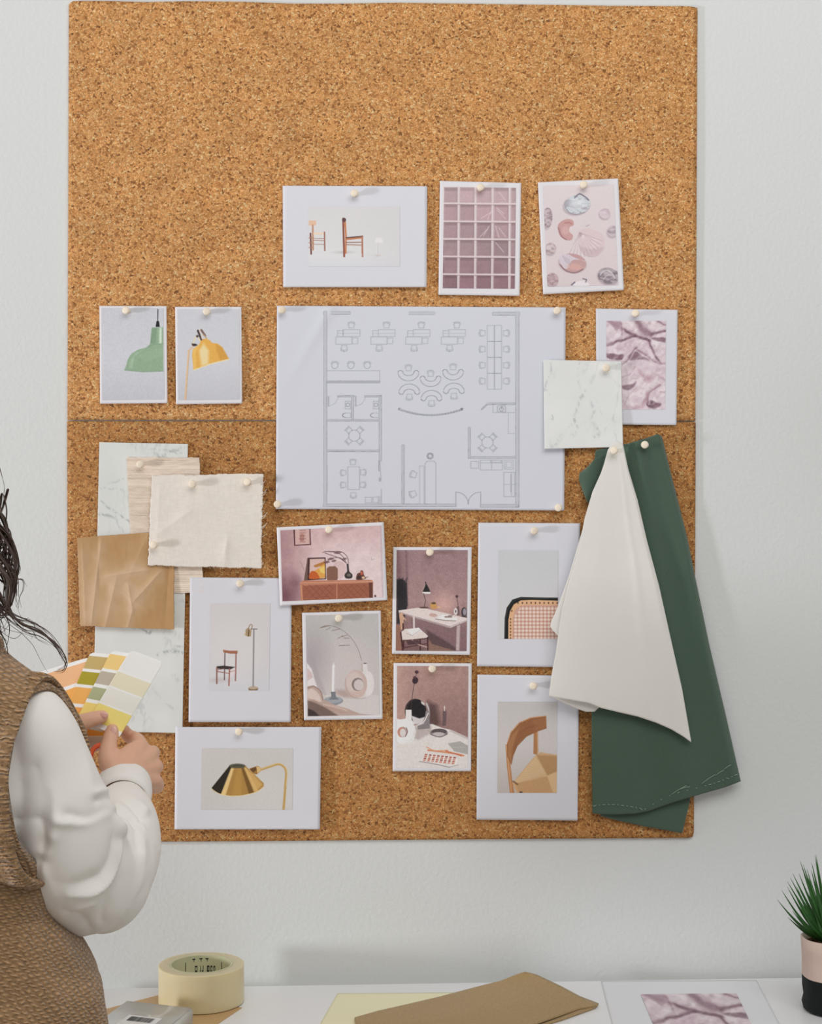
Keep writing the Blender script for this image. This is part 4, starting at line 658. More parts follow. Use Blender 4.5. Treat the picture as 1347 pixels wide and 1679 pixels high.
p.poly([(402, 1076), (405, 1145), (360, 1160), (300, 1188), (252, 1238), (230, 1290), (220, 1340), (196, 1290), (196, 1220), (215, 1165), (260, 1112), (320, 1086)], (150, 96, 60)); p.poly([(200, 1290), (202, 1225), (222, 1180), (262, 1140), (240, 1200), (222, 1270), (218, 1330)], (176, 122, 80), a=.8, soft=10); p.line([(402, 1078), (320, 1088), (262, 1114), (216, 1166), (198, 1222)], 5, (206, 156, 112), .9); p.poly([(330, 1100), (404, 1084), (405, 1140), (350, 1150)], (164, 108, 70), a=.7, soft=12)
for k in range(6): p.line([(215+k*8, 1280-k*12), (240+k*14, 1180-k*8), (400, 1092+k*9)], 1.6, (126, 78, 48), .35, sm=True)
p.line([(230, 1425), (252, 1440)], 8, (90, 56, 36), .7, soft=6); p.ell(270, 1482, 8, 4, (60, 50, 60)); p.grain(3); sw2.picture(p)
# ------------------------------------------------------------------ wooden push pins
def lathe_mesh(name, prof, n=24):
    bm = bmesh.new(); R = []
    for r, z in prof: R.append([bm.verts.new((r*math.cos(2*math.pi*k/n), r*math.sin(2*math.pi*k/n), z)) for k in range(n)] if r > 1e-6 else [bm.verts.new((0, 0, z))])
    for a, b in zip(R[:-1], R[1:]):
        for k in range(n):
            k2 = (k+1) % n
            if len(a) == 1: bm.faces.new((a[0], b[k2], b[k]))
            elif len(b) == 1: bm.faces.new((a[k], a[k2], b[0]))
            else: bm.faces.new((a[k], a[k2], b[k2], b[k]))
    bmesh.ops.recalc_face_normals(bm, faces=bm.faces); me = bpy.data.meshes.new(name); bm.to_mesh(me); bm.free(); me.polygons.foreach_set('use_smooth', [True]*len(me.polygons)); return me
M_pin = mat('pale_beech_wood', (224, 211, 192), 0.5, 0.35, var=(400, 0.07)); M_steel = mat('pin_steel', (190, 190, 190), 0.3, 0.5, metal=1.0)
pin_me = lathe_mesh('pin_head', [(0, 0), (0.0030, 0.0), (0.0033, 0.0008), (0.0030, 0.0022), (0.0033, 0.0040), (0.0045, 0.0058), (0.0053, 0.0072), (0.0055, 0.0088), (0.0052, 0.0100), (0.0045, 0.0107), (0.0030, 0.0111), (0, 0.0112)])
pin_me.materials.append(M_pin); nd_me = lathe_mesh('pin_needle', [(0, -0.0018), (0.0005, -0.0014), (0.0005, 0.0002), (0, 0.0002)], 8); nd_me.materials.append(M_steel)
pins = [(583, 320, s1, 'holding the two-chairs print'), (788, 311, s2, 'holding the rosy glass grid print'), (957, 306.5, s3, 'holding the seashell print'), (212, 510.5, s4, 'holding the green pendant lamp print'),
 (340.5, 513, s5, 'holding the yellow desk lamp print'), (463.5, 508.5, sp, 'at the top left corner of the floor plan'), (914.5, 510, sp, 'at the top right corner of the floor plan'), (457.5, 827.5, sp, 'at the bottom left corner of the floor plan'),
 (918, 832, sp, 'at the bottom right corner of the floor plan'), (1043, 516.5, ss, 'holding the silk print with the white border'), (993.5, 603.5, sq, 'holding the square marble swatch'), (232.5, 761, sw, 'in the woven swatch'),
 (318.5, 793, sl, 'in the middle of the linen swatch top edge'), (410.5, 792, sl, 'in the top right corner of the linen swatch'), (256.5, 893, sl, 'low on the left edge of the linen swatch'), (395, 958, sf, 'holding the chair and floor lamp print'),
 (542.5, 870, sd, 'holding the sideboard print'), (557.5, 1014, sv, 'holding the ring vase and candle print'), (707.5, 907, sk2, 'holding the white desk print'), (709.5, 1097.5, sm2, 'holding the round mirror print'),
 (875.5, 870, sc_, 'holding the cane chair print'), (876, 1123, sw2, 'holding the curved wooden chair print'), (396, 1197.5, sb, 'holding the brass lamp print'), (1058, 730.5, 0.0185, 'in the green cloth'), (1009, 740, 0.0262, 'in the cream cloth')]
rng = random.Random(5)
for px, py, s_, what in pins:
    d = s_ if isinstance(s_, float) else float(s_.depth(*[np.asarray(a) for a in s_.inv(np.array(px, float), np.array(py, float))]))
    e = empty('push_pin', P(px-1.5, py, d+0.0004)); ax = Vector((rng.uniform(-.28, .12), -1, rng.uniform(-.12, .22))).normalized(); e.rotation_mode = 'QUATERNION'; e.rotation_quaternion = ax.to_track_quat('Z', 'Y')
    tag(e, 'pale wooden push pin '+what, 'push pin', 'push pins on the cork boards')
    for n_, me in (('head', pin_me), ('needle', nd_me)):
        c = bpy.data.objects.new(n_, me); COL.objects.link(c); c.parent = e
# ------------------------------------------------------------------ hanging cloths
def cloth(name, m, top, right, bottom, left, dfn, nu=90, nv=140, thick=0.0011, parent=None):
    g = coons(top, right, bottom, left, nu, nv); U, V = np.meshgrid(np.linspace(0, 1, nu), np.linspace(0, 1, nv))
    return link(name, grid_mesh(name, PA(g[..., 0], g[..., 1], dfn(U, V, g[..., 0], g[..., 1])), None, thick), m, parent)
M_grn = mat('green_cotton', (76, 98, 82), 0.95, 0.1, var=(900, 0.12), sheen=0.4, bump=(1200, 0.0004)); weave(M_grn, 420, 0.0002)
sm_s = lambda x: x*x*(3-2*x)
ge = empty('green_cloth', P(1058, 730, 0.005)); tag(ge, 'dark green cotton cloth hanging folded from one pin at the right board edge', 'cloth')
cloth('back_fold', M_grn, [(978, 742), (1050, 722), (1072, 722)], [(1072, 722), (1108, 850), (1150, 1110), (1120, 1250), (1131, 1312), (1118, 1366)], [(984, 1338), (1010, 1345), (1060, 1356), (1118, 1366)], [(978, 742), (975, 900), (975, 1100), (984, 1338)],
      lambda U, V, X, Y: 0.0078+0.0008*np.sin(U*9)*V+0.0045*V*U, parent=ge)
def gd(U, V, X, Y):
    return 0.0125+0.0032*sm_s(np.clip(V*1.3, 0, 1))+0.0060*V*sm_s(U)+0.0060*np.exp(-((U-0.62)/0.13)**2)*np.clip(1.2-V*.55, 0, 1)-0.0018*np.exp(-((U-0.40)/0.12)**2)-0.0050*np.clip((U-0.94)/0.06, 0, 1)**2+0.0020*np.sin(U*5+1)*V**2+0.0012*(fbm(X, Y, 60, 4, 2)-.5)
cloth('front_fold', M_grn, [(976, 738), (996, 734), (1030, 727), (1060, 718), (1078, 711.5), (1085, 716)], [(1085, 716), (1098, 770), (1126, 880), (1139, 945), (1163, 1060), (1190, 1175), (1214, 1281)],
      [(971, 1334), (1000, 1336), (1040, 1335), (1062, 1331), (1100, 1318), (1150, 1304), (1190, 1293), (1214, 1284)], [(976, 738), (972, 780), (968, 900), (969, 1100), (970, 1250), (971, 1334)], gd, 110, 150, 0.0012, ge)
def loop_d(U, V, X, Y): return 0.0105+0.006*np.sin(U*math.pi)+0.001*V
cloth('side_fold', M_grn, [(962, 766), (975, 752), (992, 745)], [(992, 745), (985, 790), (970, 829)], [(955, 806), (962, 822), (970, 829)], [(962, 766), (950, 776), (948.5, 786), (955, 806)], loop_d, 40, 40, 0.0011, ge)
cloth('corner_fold', M_grn, [(952, 896), (975, 880), (1000, 870)], [(1000, 870), (1000, 960)], [(938, 928), (960, 930), (1000, 960)], [(952, 896), (944, 912), (938, 928)], lambda U, V, X, Y: 0.0118+0*U, 20, 20, 0.0011, ge)
bm = bmesh.new(); M_st = mat('pale_stitching', (150, 168, 150), 0.9, 0.1)
hem = smoothpl([(972, 1321), (1000, 1319), (1030, 1322), (1048, 1326), (1056, 1327), (1066, 1321), (1082, 1312), (1110, 1300), (1150, 1290), (1180, 1281), (1212, 1268)], 10)
hem = resample(hem, 200)
def gfront(x, y):
    u = (x-971)/(1214-971); v = 1-(1334-40*u-y)/600; return float(gd(np.array(u), np.array(v), np.array(x), np.array(y)))+0.0011
k = 0
while k < 196:
    L = 3 if k % 4 else 5
    if not (60 < k < 150 and k % 3 == 0):
        tube_bm([P(hem[j][0], hem[j][1]+(1.2 if (k % 5 == 0) else 0)*math.sin(j), gfront(*hem[j])) for j in range(k, min(k+L, 199))], 0.00042, bm, 5)
    k += L+2
for a, b in (((1115, 1294), (1131, 1290)), ((1172, 1272), (1186, 1263)), ((1150, 1285), (1172, 1270)), ((1186, 1262), (1198, 1254)), ((1100, 1303), (1125, 1288))): tube_bm([P(a[0], a[1], gfront(*a)), P((a[0]+b[0])/2, (a[1]+b[1])/2-1, gfront(*b)), P(b[0], b[1], gfront(*b))], 0.0004, bm, 5)
o = obj_bm('hem_stitching', bm, M_st, ge); o['label'] = 'pale stitching'
M_crm = mat('cream_cotton', (228, 223, 217), 0.92, 0.1, bump=(900, 0.00012)); weave(M_crm, 520, 0.0001)
ce = empty('cream_cloth', P(1009, 740, 0.02)); tag(ce, 'cream cotton cloth pinned at one corner, hanging in a triangle over the green cloth', 'cloth')
def cdp(U, V, X, Y):
    return 0.0240+0.0085*sm_s(np.clip(V*1.5, 0, 1))+0.0040*np.sin(U*6.2+0.7)*V*np.clip(V, .2, 1)+0.0022*np.exp(-((U-.72)/.05)**2)*V-0.004*np.clip((U-.93)/.07, 0, 1)**2+0.0015*(fbm(X, Y, 70, 14, 2)-.5)
cloth('front_layer', M_crm, [(996, 738), (1003, 727), (1014, 724), (1021, 728)], [(1021, 728), (1030, 770), (1045, 820), (1060, 885), (1080, 960), (1100, 1050), (1118, 1130), (1133, 1217)],
      [(899, 1142), (930, 1147), (965, 1153), (985, 1161), (1010, 1167), (1045, 1175), (1075, 1185), (1100, 1196), (1120, 1208), (1133, 1217)], [(996, 738), (990, 760), (985, 775), (971, 806), (958, 850), (949, 900), (931, 960), (921, 1000), (916, 1030), (911, 1070), (905, 1100), (899, 1142)], cdp, 120, 150, 0.0009, ce)
cloth('back_layer', M_crm, [(990, 760), (1000, 745), (1010, 745)], [(1010, 745), (1020, 950), (1010, 1150)], [(905, 1143), (925, 1153), (945, 1162), (960, 1167), (974, 1167), (982, 1160), (1010, 1150)],
      [(990, 760), (960, 850), (932, 945), (912, 1000), (903, 1020), (901.5, 1028), (908, 1036), (916, 1044), (912, 1080), (905, 1143)], lambda U, V, X, Y: 0.0225+0.004*sm_s(np.clip(V*1.5, 0, 1))+0.0015*np.sin(U*7), 70, 110, 0.0009, ce)
# ------------------------------------------------------------------ the desk and what lies on it
M_desk = mat('white_desk_laminate', (224, 224, 225), 0.35, 0.4, bump=(60, 0.00005))
de = empty('desk', (0.1, -0.19, 0)); tag(de, 'white laminate desk against the wall under the cork boards', 'desk')
A = G(120, 1621); B = G(1347, 1600.3); dv = (B-A).normalized(); a0 = A-dv*0.012; b0 = Vector((0.95, -0.0015, DESK_Z)); dv = (b0-A).normalized(); a0 = A-dv*0.012; nv = Vector((dv.y, -dv.x, 0))
fr = 0.33
bm = bmesh.new(); TH = 0.028
c4 = [a0, b0, b0+nv*fr, a0+nv*fr]; vt = [bm.verts.new((c.x, c.y, DESK_Z)) for c in c4]; vb = [bm.verts.new((c.x, c.y, DESK_Z-TH)) for c in c4]
bm.faces.new(vt); bm.faces.new(vb[::-1])
for k in range(4): bm.faces.new((vt[k], vt[(k+1) % 4], vb[(k+1) % 4], vb[k]))
bmesh.ops.bevel(bm, geom=list(bm.edges), offset=0.002, segments=2, affect='EDGES'); obj_bm('desk_top', bm, M_desk, de, False)
for c in (a0+dv*.05+nv*.03, b0-dv*.05+nv*.03, b0-dv*.05+nv*(fr-.05), a0+dv*.05+nv*(fr-.05)):
    obj_bm('leg', box_bm(c.x-.02, c.y-.02, 0, c.x+.02, c.y+.02, DESK_Z-TH, bev=.002), M_desk, de, False)
EPS = 0.0006
def flat(name, label, cat, quad, m, seen, h=EPS, thick=0.0003, colfn=None, nu=60, nv=40, wave=0.0, seed=3, group=None):
    """a sheet lying on the desk; corners given as photo pixels, TL TR BR BL"""
    q = [G(*c, h) for c in quad]; U, V = np.meshgrid(np.linspace(0, 1, nu), np.linspace(0, 1, nv)); pts = bil([tuple(x) for x in q], U, V)
    pts[..., 2] += wave*fbm(U*4, V*4, 1, seed, 2)
    c = alb(colfn(U, V)) if colfn else np.zeros((nv, nu, 3))+alb(seen)
    o = link(name, grid_mesh(name, pts, c, thick), m); tag(o, label, cat, group); return o, pts
flat('kraft_paper_sheet', 'brown kraft paper sheet lying under the tape roll', 'paper', [(268, 1629), (397, 1652), (318, 1705), (120, 1668)], M_kr, (186, 152, 104), EPS, 0.0004)
M_yel = vcmat('pale_yellow_paper', 0.7, 0.2)
flat('yellow_paper_sheet', 'pale yellow paper sheet under the brown felt piece', 'paper', [(553, 1628.5), (760, 1627), (740, 1720), (500, 1722)], M_yel, (240, 222, 188), EPS, 0.0005)
o, pts = flat('desk_print', 'silk print with a white border lying flat on the desk', 'photo print', [(985, 1609), (1240, 1607), (1300, 1722), (1015, 1728)], PAPER, (218, 219, 222), EPS, 0.0003, wave=0.0006)
p = Pic([(1050, 1630), (1207, 1628.5), (1247, 1712), (1085, 1714)], (0, 0), 1, (215, 200, 206), 1.4)
uu = p.U; vv = p.V; X0, Y0, s0 = p.X, p.Y, p.sc
p.X = 575+uu*450; p.Y = 168+vv*330; p.sc = 4.0; silk(p, lambda a: a); q4 = bil(p.quad, uu, vv)
pp = np.array([[tuple(G(x, y, EPS+0.0012)) for x, y in row] for row in q4[::2, ::2]]); cc = p.cols()[::2, ::2]
link('picture', grid_mesh('picture', pp, cc), INK, o)
# brown felt piece, folded with a lifted back corner
M_felt = mat('brown_felt', (164, 138, 98), 0.95, 0.08, var=(500, 0.30), bump=(700, 0.0010), sheen=0.2)
fe = empty('brown_felt_piece', G(790, 1660)); tag(fe, 'folded brown felt piece lying on the desk over the yellow sheet', 'fabric')
def felt(name, T, R_, Bt, L_, lift):
    g = coons(T, R_, Bt, L_, 80, 50); U, V = np.meshgrid(np.linspace(0, 1, 80), np.linspace(0, 1, 50))
    H = lift(U, V); pts = np.array([[tuple(G(g[i, j, 0], g[i, j, 1], H[i, j])) for j in range(80)] for i in range(50)])
    return link(name, grid_mesh(name, pts, None, 0.0022), M_felt, fe)
tp = [(581, 1668), (620, 1657), (660, 1648), (720, 1634), (780, 1618), (820, 1608), (845, 1598), (860, 1593)]
felt('top_layer', tp, [(860, 1593), (880, 1598), (920, 1617), (950, 1633), (981, 1645)], [(596, 1700), (700, 1706), (850, 1688), (915, 1666), (950, 1654), (981, 1649), (981, 1645)][:6]+[(982, 1646)], [(581, 1668), (583, 1677), (596, 1700)],
     lambda U, V: 0.0045+0.020*np.clip((U-.45)/.55, 0, 1)**2*(1-V)**1.2+0.0035*np.sin(U*3.2)*np.clip(V*2, 0, 1))
felt('under_layer', [(583, 1671), (660, 1655), (780, 1625), (850, 1606)], [(850, 1606), (920, 1630), (976, 1651)], [(600, 1702), (700, 1709), (850, 1692), (920, 1671), (976, 1651)], [(583, 1671), (584, 1680), (600, 1702)],
     lambda U, V: 0.0028+0.005*np.clip((U-.5)/.5, 0, 1)**2*(1-V)+0*U)
# packing tape roll
def ring_mesh(name, prof, n=72):
    bm = bmesh.new(); R = [[bm.verts.new((r*math.cos(2*math.pi*k/n), r*math.sin(2*math.pi*k/n), z)) for k in range(n)] for r, z in prof]
    for i in range(len(R)):
        a, b = R[i], R[(i+1) % len(R)]
        for k in range(n): bm.faces.new((a[k], a[(k+1) % n], b[(k+1) % n], b[k]))
    bmesh.ops.recalc_face_normals(bm, faces=bm.faces); me = bpy.data.meshes.new(name); bm.to_mesh(me); bm.free(); return me
tc_ = G(330, 1643); tc_.z = DESK_Z+0.0014; rt = 69.5/F*(tc_.y-CAM.y)*1.0; ht = 0.0505
te = empty('tape_roll', tc_); tag(te, 'roll of clear yellowish packing tape standing flat on the kraft sheet', 'tape')
M_tape = mat('clear_tape_roll', (202, 189, 152), 0.28, 0.5); nb = M_tape.node_tree.nodes['Principled BSDF']; nb.inputs['Subsurface Weight'].default_value = 0.5; nb.inputs['Subsurface Radius'].default_value = (0.02, 0.016, 0.008); nb.inputs['Subsurface Scale'].default_value = 0.6
wv = M_tape.node_tree.nodes.new('ShaderNodeTexWave'); wv.wave_type = 'RINGS'; wv.rings_direction = 'Z'; wv.inputs['Scale'].default_value = 180; wv.inputs['Distortion'].default_value = 1
tcn = M_tape.node_tree.nodes.new('ShaderNodeTexCoord'); bpn = M_tape.node_tree.nodes.new('ShaderNodeBump'); bpn.inputs['Distance'].default_value = 0.00012
M_tape.node_tree.links.new(tcn.outputs['Object'], wv.inputs['Vector']); M_tape.node_tree.links.new(wv.outputs['Fac'], bpn.inputs['Height']); M_tape.node_tree.links.new(bpn.outputs[0], nb.inputs['Normal'])
ri = rt*0.735
def child(name, me, m, par, loc=(0, 0, 0), smooth=True):
    o = bpy.data.objects.new(name, me); COL.objects.link(o); me.materials.clear(); me.materials.append(m); o.parent = par; o.location = loc
    if smooth: me.polygons.foreach_set('use_smooth', [True]*len(me.polygons))
    return o
def autos(me, ang=35):
    bm = bmesh.new(); bm.from_mesh(me)
    for e in bm.edges: e.smooth = not (len(e.link_faces) == 2 and e.calc_face_angle(0) > math.radians(ang))
    bm.to_mesh(me); bm.free()
me = ring_mesh('tape', [(rt-.0006, 0), (rt, .0006), (rt, ht-.0006), (rt-.0006, ht), (ri, ht), (ri, 0)]); autos(me); tape = child('tape', me, M_tape, te)
me = ring_mesh('cardboard_core', [(ri-.0001, -.0003), (ri-.0001, ht+.0004), (ri-.0022, ht+.0004), (ri-.0022, -.0003)]); autos(me); core = child('cardboard_core', me, mat('core_cardboard', (192, 192, 158), 0.7, 0.2), te)
bm = bmesh.new(); M_blk = mat('black_print', (34, 36, 34), 0.6)
def core_mark(bm, a0, a1, z0, z1):
    r = ri-.0024; n = max(1, int(abs(a1-a0)/4)+1); pr = None
    for k in range(n+1):
        a = math.radians(a0+(a1-a0)*k/n); c = [bm.verts.new((r*math.cos(a), r*math.sin(a), z)) for z in (z0, z1)]
        if pr: bm.faces.new((pr[0], c[0], c[1], pr[1]))
        pr = c
for a in (128, 52): core_mark(bm, a, a+1.5, ht*.50, ht*.86)
for a, w_ in ((104, 5), (97, 2), (92, 3), (84, 1.5), (80, 4), (74, 4), (68, 4)):
    core_mark(bm, a, a+w_, ht*.56, ht*.60); core_mark(bm, a, a+1.2, ht*.56, ht*.72)
    if w_ > 3: core_mark(bm, a, a+w_, ht*.69, ht*.73); core_mark(bm, a+w_-1.2, a+w_, ht*.56, ht*.73)
for a in (110, 96, 84): core_mark(bm, a, a+1.2, ht*.84, ht*.92); core_mark(bm, a-2, a+4, ht*.90, ht*.93)
me = bpy.data.meshes.new('core_print'); bm.to_mesh(me); bm.free(); child('core_print', me, M_blk, core)
# clear plastic box with a label
M_clr = mat('frosted_clear_plastic', (232, 226, 220), 0.25, 0.6, trans=0.5); M_clr.node_tree.nodes['Principled BSDF'].inputs['IOR'].default_value = 1.25
hb = 0.026; TL = G(207, 1640, hb); TR = G(317, 1652, hb); BL = G(140, 1688, hb); BR = TR+(BL-TL)
bm = bmesh.new()
for z in (0.0012, 0.0): pass
top = [TL, TR, BR, BL]; vt = [bm.verts.new(c) for c in top]; vb = [bm.verts.new((c.x, c.y, DESK_Z+.0012)) for c in top]; bm.faces.new(vt); bm.faces.new(vb[::-1])
for k in range(4): bm.faces.new((vt[k], vt[(k+1) % 4], vb[(k+1) % 4], vb[k]))
bmesh.ops.bevel(bm, geom=list(bm.edges), offset=0.0022, segments=3, affect='EDGES')
be = empty('plastic_box', ((TL.x+BR.x)/2, (TL.y+BR.y)/2, DESK_Z+.0012)); tag(be, 'small frosted clear plastic box with a barcode label, at the desk left end', 'box')
obj_bm('case', bm, M_clr, be, True)
ins = bmesh.new(); c0 = (TL+TR+BR+BL)/4
for k in range(14):   # pale contents seen through the lid
    u = .12+.76*random.random(); v_ = .15+.7*random.random(); c = TL+(TR-TL)*u+(BL-TL)*v_; c.z = DESK_Z+.0075+.004*random.random(); d_ = Vector((random.uniform(-1, 1), random.uniform(-1, 1), 0)).normalized()*.009
    tube_bm([c-d_, c+d_], 0.0022, ins, 8)
obj_bm('clear_clips', ins, mat('clip_plastic', (232, 224, 218), 0.3), be)['kind'] = 'stuff'
ex = (TR-TL); ey = (BL-TL)
def lab(u0, v0, u1, v1, dz): return [TL+ex*u+ey*v_+Vector((0, 0, dz)) for u, v_ in ((u0, v0), (u1, v0), (u1, v1), (u0, v1))]
bm = bmesh.new(); bm.faces.new([bm.verts.new(c) for c in lab(.30, .44, .78, .95, .0003)]); lb = obj_bm('label', bm, mat('label_paper', (226, 226, 224), 0.5), be, False)
bm = bmesh.new(); u = .36
while u < .70:
    w_ = random.choice((.006, .010, .016)); bm.faces.new([bm.verts.new(c) for c in lab(u, .48, min(u+w_, .70), .62, .0006)]); u += w_+random.choice((.006, .010))
obj_bm('barcode', bm, M_blk, lb, False)
# potted plant
pc = G(1366, 1657); pc.z = DESK_Z+.0005; sc0 = F/(pc.y-CAM.y)
pe = empty('potted_plant', pc); tag(pe, 'spiky green succulent in a pink and black paper-textured pot at right', 'plant')
M_pink = mat('pink_pot_paper', (212, 190, 178), 0.8, 0.2, var=(60, 0.08), bump=(90, 0.0006)); M_bl2 = mat('black_pot_paint', (22, 28, 26), 0.7, 0.25, bump=(90, 0.0008))
rp = 52/sc0; hp = 121/sc0; zb = hp*0.475
def wob(r, z, a): return r*(1+0.018*math.sin(3*a+z*40)+0.012*math.sin(7*a+1)-(0.03 if .012 < z < .03 else 0))
def pot(name, prof, m, n=56):
    bm = bmesh.new(); R = [[bm.verts.new((wob(r, z, 2*math.pi*k/n)*math.cos(2*math.pi*k/n), wob(r, z, 2*math.pi*k/n)*math.sin(2*math.pi*k/n), z)) for k in range(n)] for r, z in prof]
    for a, b in zip(R[:-1], R[1:]):
        for k in range(n): bm.faces.new((a[k], a[(k+1) % n], b[(k+1) % n], b[k]))
    if name == 'pot_base': bm.faces.new(R[0][::-1])
    bmesh.ops.recalc_face_normals(bm, faces=bm.faces); me = bpy.data.meshes.new(name); bm.to_mesh(me); bm.free(); return child(name, me, m, pe)
pot('pot_base', [(rp*.80, 0), (rp*.92, .002), (rp*.97, .010), (rp*.95, .020), (rp*.97, .032), (rp*.985, zb)], M_bl2)
pot('pot_rim', [(rp*.985, zb), (rp*.99, zb+.02), (rp*1.0, hp*.85), (rp*1.01, hp), (rp*.965, hp+.0003), (rp*.93, hp*.9)], M_pink)
bm = bmesh.new(); n = 30; cs = bm.verts.new((0, 0, hp*.93)); rg = [bm.verts.new((rp*.94*math.cos(2*math.pi*k/n), rp*.94*math.sin(2*math.pi*k/n), hp*.90)) for k in range(n)]
for k in range(n): bm.faces.new((rg[k], rg[(k+1) % n], cs))
for k in range(40):
    a = random.random()*6.28; r = rp*.88*math.sqrt(random.random()); q = bmesh.ops.create_icosphere(bm, subdivisions=1, radius=random.uniform(.0015, .004))
    for v_ in q['verts']: v_.co += Vector((r*math.cos(a), r*math.sin(a), hp*.915))
me = bpy.data.meshes.new('soil'); bm.to_mesh(me); bm.free(); child('soil', me, mat('dark_bark_soil', (70, 52, 34), 0.9, 0.1, var=(300, .5)), pe)
M_leaf = mat('succulent_leaf', (48, 96, 40), 0.35, 0.5, var=(40, .6))
def blade(root, tip, w, bend, out=Vector((0, -1, 0))):
    bm = bmesh.new(); root = Vector(root); tip = Vector(tip); ax = tip-root; n = 14; pr = None
    side = ax.cross(out).normalized(); up = side.cross(ax).normalized()
    for k in range(n+1):
        t = k/n; c = root+ax*t+Vector((0, 0, -1))*bend*math.sin(t*math.pi)*ax.length; ww = w*(1-t)**0.75*(0.75+.6*t*(1-t)*2)+.00015
        ring = [bm.verts.new(c+side*ww), bm.verts.new(c+up*ww*.28), bm.verts.new(c-side*ww), bm.verts.new(c-up*ww*.55)]
        if pr:
            for j in range(4): bm.faces.new((pr[j], pr[(j+1) % 4], ring[(j+1) % 4], ring[j]))
        else: bm.faces.new(ring)
        pr = ring
    bm.faces.new(pr[::-1]); return bm
tips = [(1273.5, 1475), (1280.6, 1459), (1290, 1445), (1290, 1453.5), (1295, 1439), (1299, 1432), (1309, 1432), (1311, 1411), (1330, 1414), (1337, 1401), (1291, 1504), (1298, 1493), (1305, 1473), (1337, 1415)]
L_ = []
for i, (tx, ty) in enumerate(tips): L_.append((P(tx, ty, -pc.y+((i*7) % 5-2)*.012)-pc, .0032))
rg_ = random.Random(11)
for i in range(34):
    a = rg_.uniform(-math.pi, math.pi); el = rg_.uniform(.35, 1.35); ln_ = rg_.uniform(.085, .12)
    v_ = Vector((math.cos(a)*math.cos(el), math.sin(a)*math.cos(el), math.sin(el)))*ln_+Vector((0, 0, hp*.95))
    if pc.x+v_.x < P(1316, 1500, -pc.y).x: v_.x = P(1316, 1500, -pc.y).x-pc.x+rg_.uniform(0, .03)
    if pc.y+v_.y > -.006: v_.y = -.008-pc.y
    L_.append((v_, .0036))
for tip, w_ in L_:
    r0 = Vector((tip.x*.12, tip.y*.12, hp*.93)); bm = blade(r0, tip, w_, 0.10 if tip.z < hp*1.75 else .03, Vector((tip.x*.3, -1, 0.4))); bmesh.ops.recalc_face_normals(bm, faces=bm.faces)
    me = bpy.data.meshes.new('leaf'); bm.to_mesh(me); bm.free(); child('leaf', me, M_leaf, pe)
# ------------------------------------------------------------------ the person at the left edge
def loft(bm, secs, n=20):
    """closed tube through sections (centre, radius) or (centre, rx, ry, xaxis, yaxis)"""
    R = []
    for i, s in enumerate(secs):
        c = Vector(s[0])
        if len(s) == 2:
            t = (Vector(secs[min(i+1, len(secs)-1)][0])-Vector(secs[max(i-1, 0)][0])).normalized()
            if i == 0: ax = t.orthogonal().normalized()
            else:
                ax = ax-t*ax.dot(t); ax = ax.normalized()
            ay = t.cross(ax); rx = ry = s[1]
        else: rx, ry, ax, ay = s[1], s[2], Vector(s[3]), Vector(s[4])
        R.append([bm.verts.new(c+ax*rx*math.cos(2*math.pi*k/n)+ay*ry*math.sin(2*math.pi*k/n)) for k in range(n)])
    for a, b in zip(R[:-1], R[1:]):
        for k in range(n): bm.faces.new((a[k], a[(k+1) % n], b[(k+1) % n], b[k]))
    bm.faces.new(R[0][::-1]); bm.faces.new(R[-1]); return bm
def chain(bm, pts, n=14):
    """rounded limb: pts = [(centre, radius)...] with ball ends"""
    pts = [(Vector(c), r) for c, r in pts]; d0 = (pts[0][0]-pts[1][0]).normalized(); d1 = (pts[-1][0]-pts[-2][0]).normalized(); S = []
    for a in (80, 50, 22): S.append((pts[0][0]+d0*pts[0][1]*math.sin(math.radians(a)), pts[0][1]*math.cos(math.radians(a))))
    for i, (c, r) in enumerate(pts): S.append((c, r))
    for a in (22, 50, 80): S.append((pts[-1][0]+d1*pts[-1][1]*math.sin(math.radians(a)), pts[-1][1]*math.cos(math.radians(a))))
    return loft(bm, S, n)
def dens(pts, k=5):
    c = smoothpl([tuple(Vector(p)) for p, r in pts], k); r = smoothpl([(r,) for p, r in pts], k)[:, 0]; return [(Vector(a), float(b)) for a, b in zip(c, r)]
def ellipsoid(bm, c, ax, sub=3):
    q = bmesh.ops.create_icosphere(bm, subdivisions=sub, radius=1.0); M = Matrix((ax[0], ax[1], ax[2])).transposed()
    for v in q['verts']: v.co = Vector(c)+M@v.co
def remesh(bm, voxel, smooth=4, fac=0.6):
    bmesh.ops.recalc_face_normals(bm, faces=bm.faces); me = bpy.data.meshes.new('tmp'); bm.to_mesh(me); bm.free(); o = bpy.data.objects.new('tmp', me); COL.objects.link(o)
    m = o.modifiers.new('r', 'REMESH'); m.mode = 'VOXEL'; m.voxel_size = voxel
    if smooth: s = o.modifiers.new('s', 'SMOOTH'); s.factor = fac; s.iterations = smooth
    dg = bpy.context.evaluated_depsgraph_get(); dg.update(); r = bpy.data.meshes.new_from_object(o.evaluated_get(dg)); bpy.data.objects.remove(o); bpy.data.meshes.remove(me); return r
Cb = Vector((-0.475, -0.560, 0)); PHI = math.radians(25); Rv = Vector((math.cos(PHI), -math.sin(PHI), 0)); Fv = Vector((math.sin(PHI), math.cos(PHI), 0)); Zv = Vector((0, 0, 1))
def B_(r, f, z): return Cb+Rv*r+Fv*f+Zv*z
def S2(r, f, z, rx, ry): return (B_(r, f, z), rx, ry, Rv, Fv)
def Q(px, py, d, rpx): return (P(px, py, d), rpx*(2.23-d)/F)
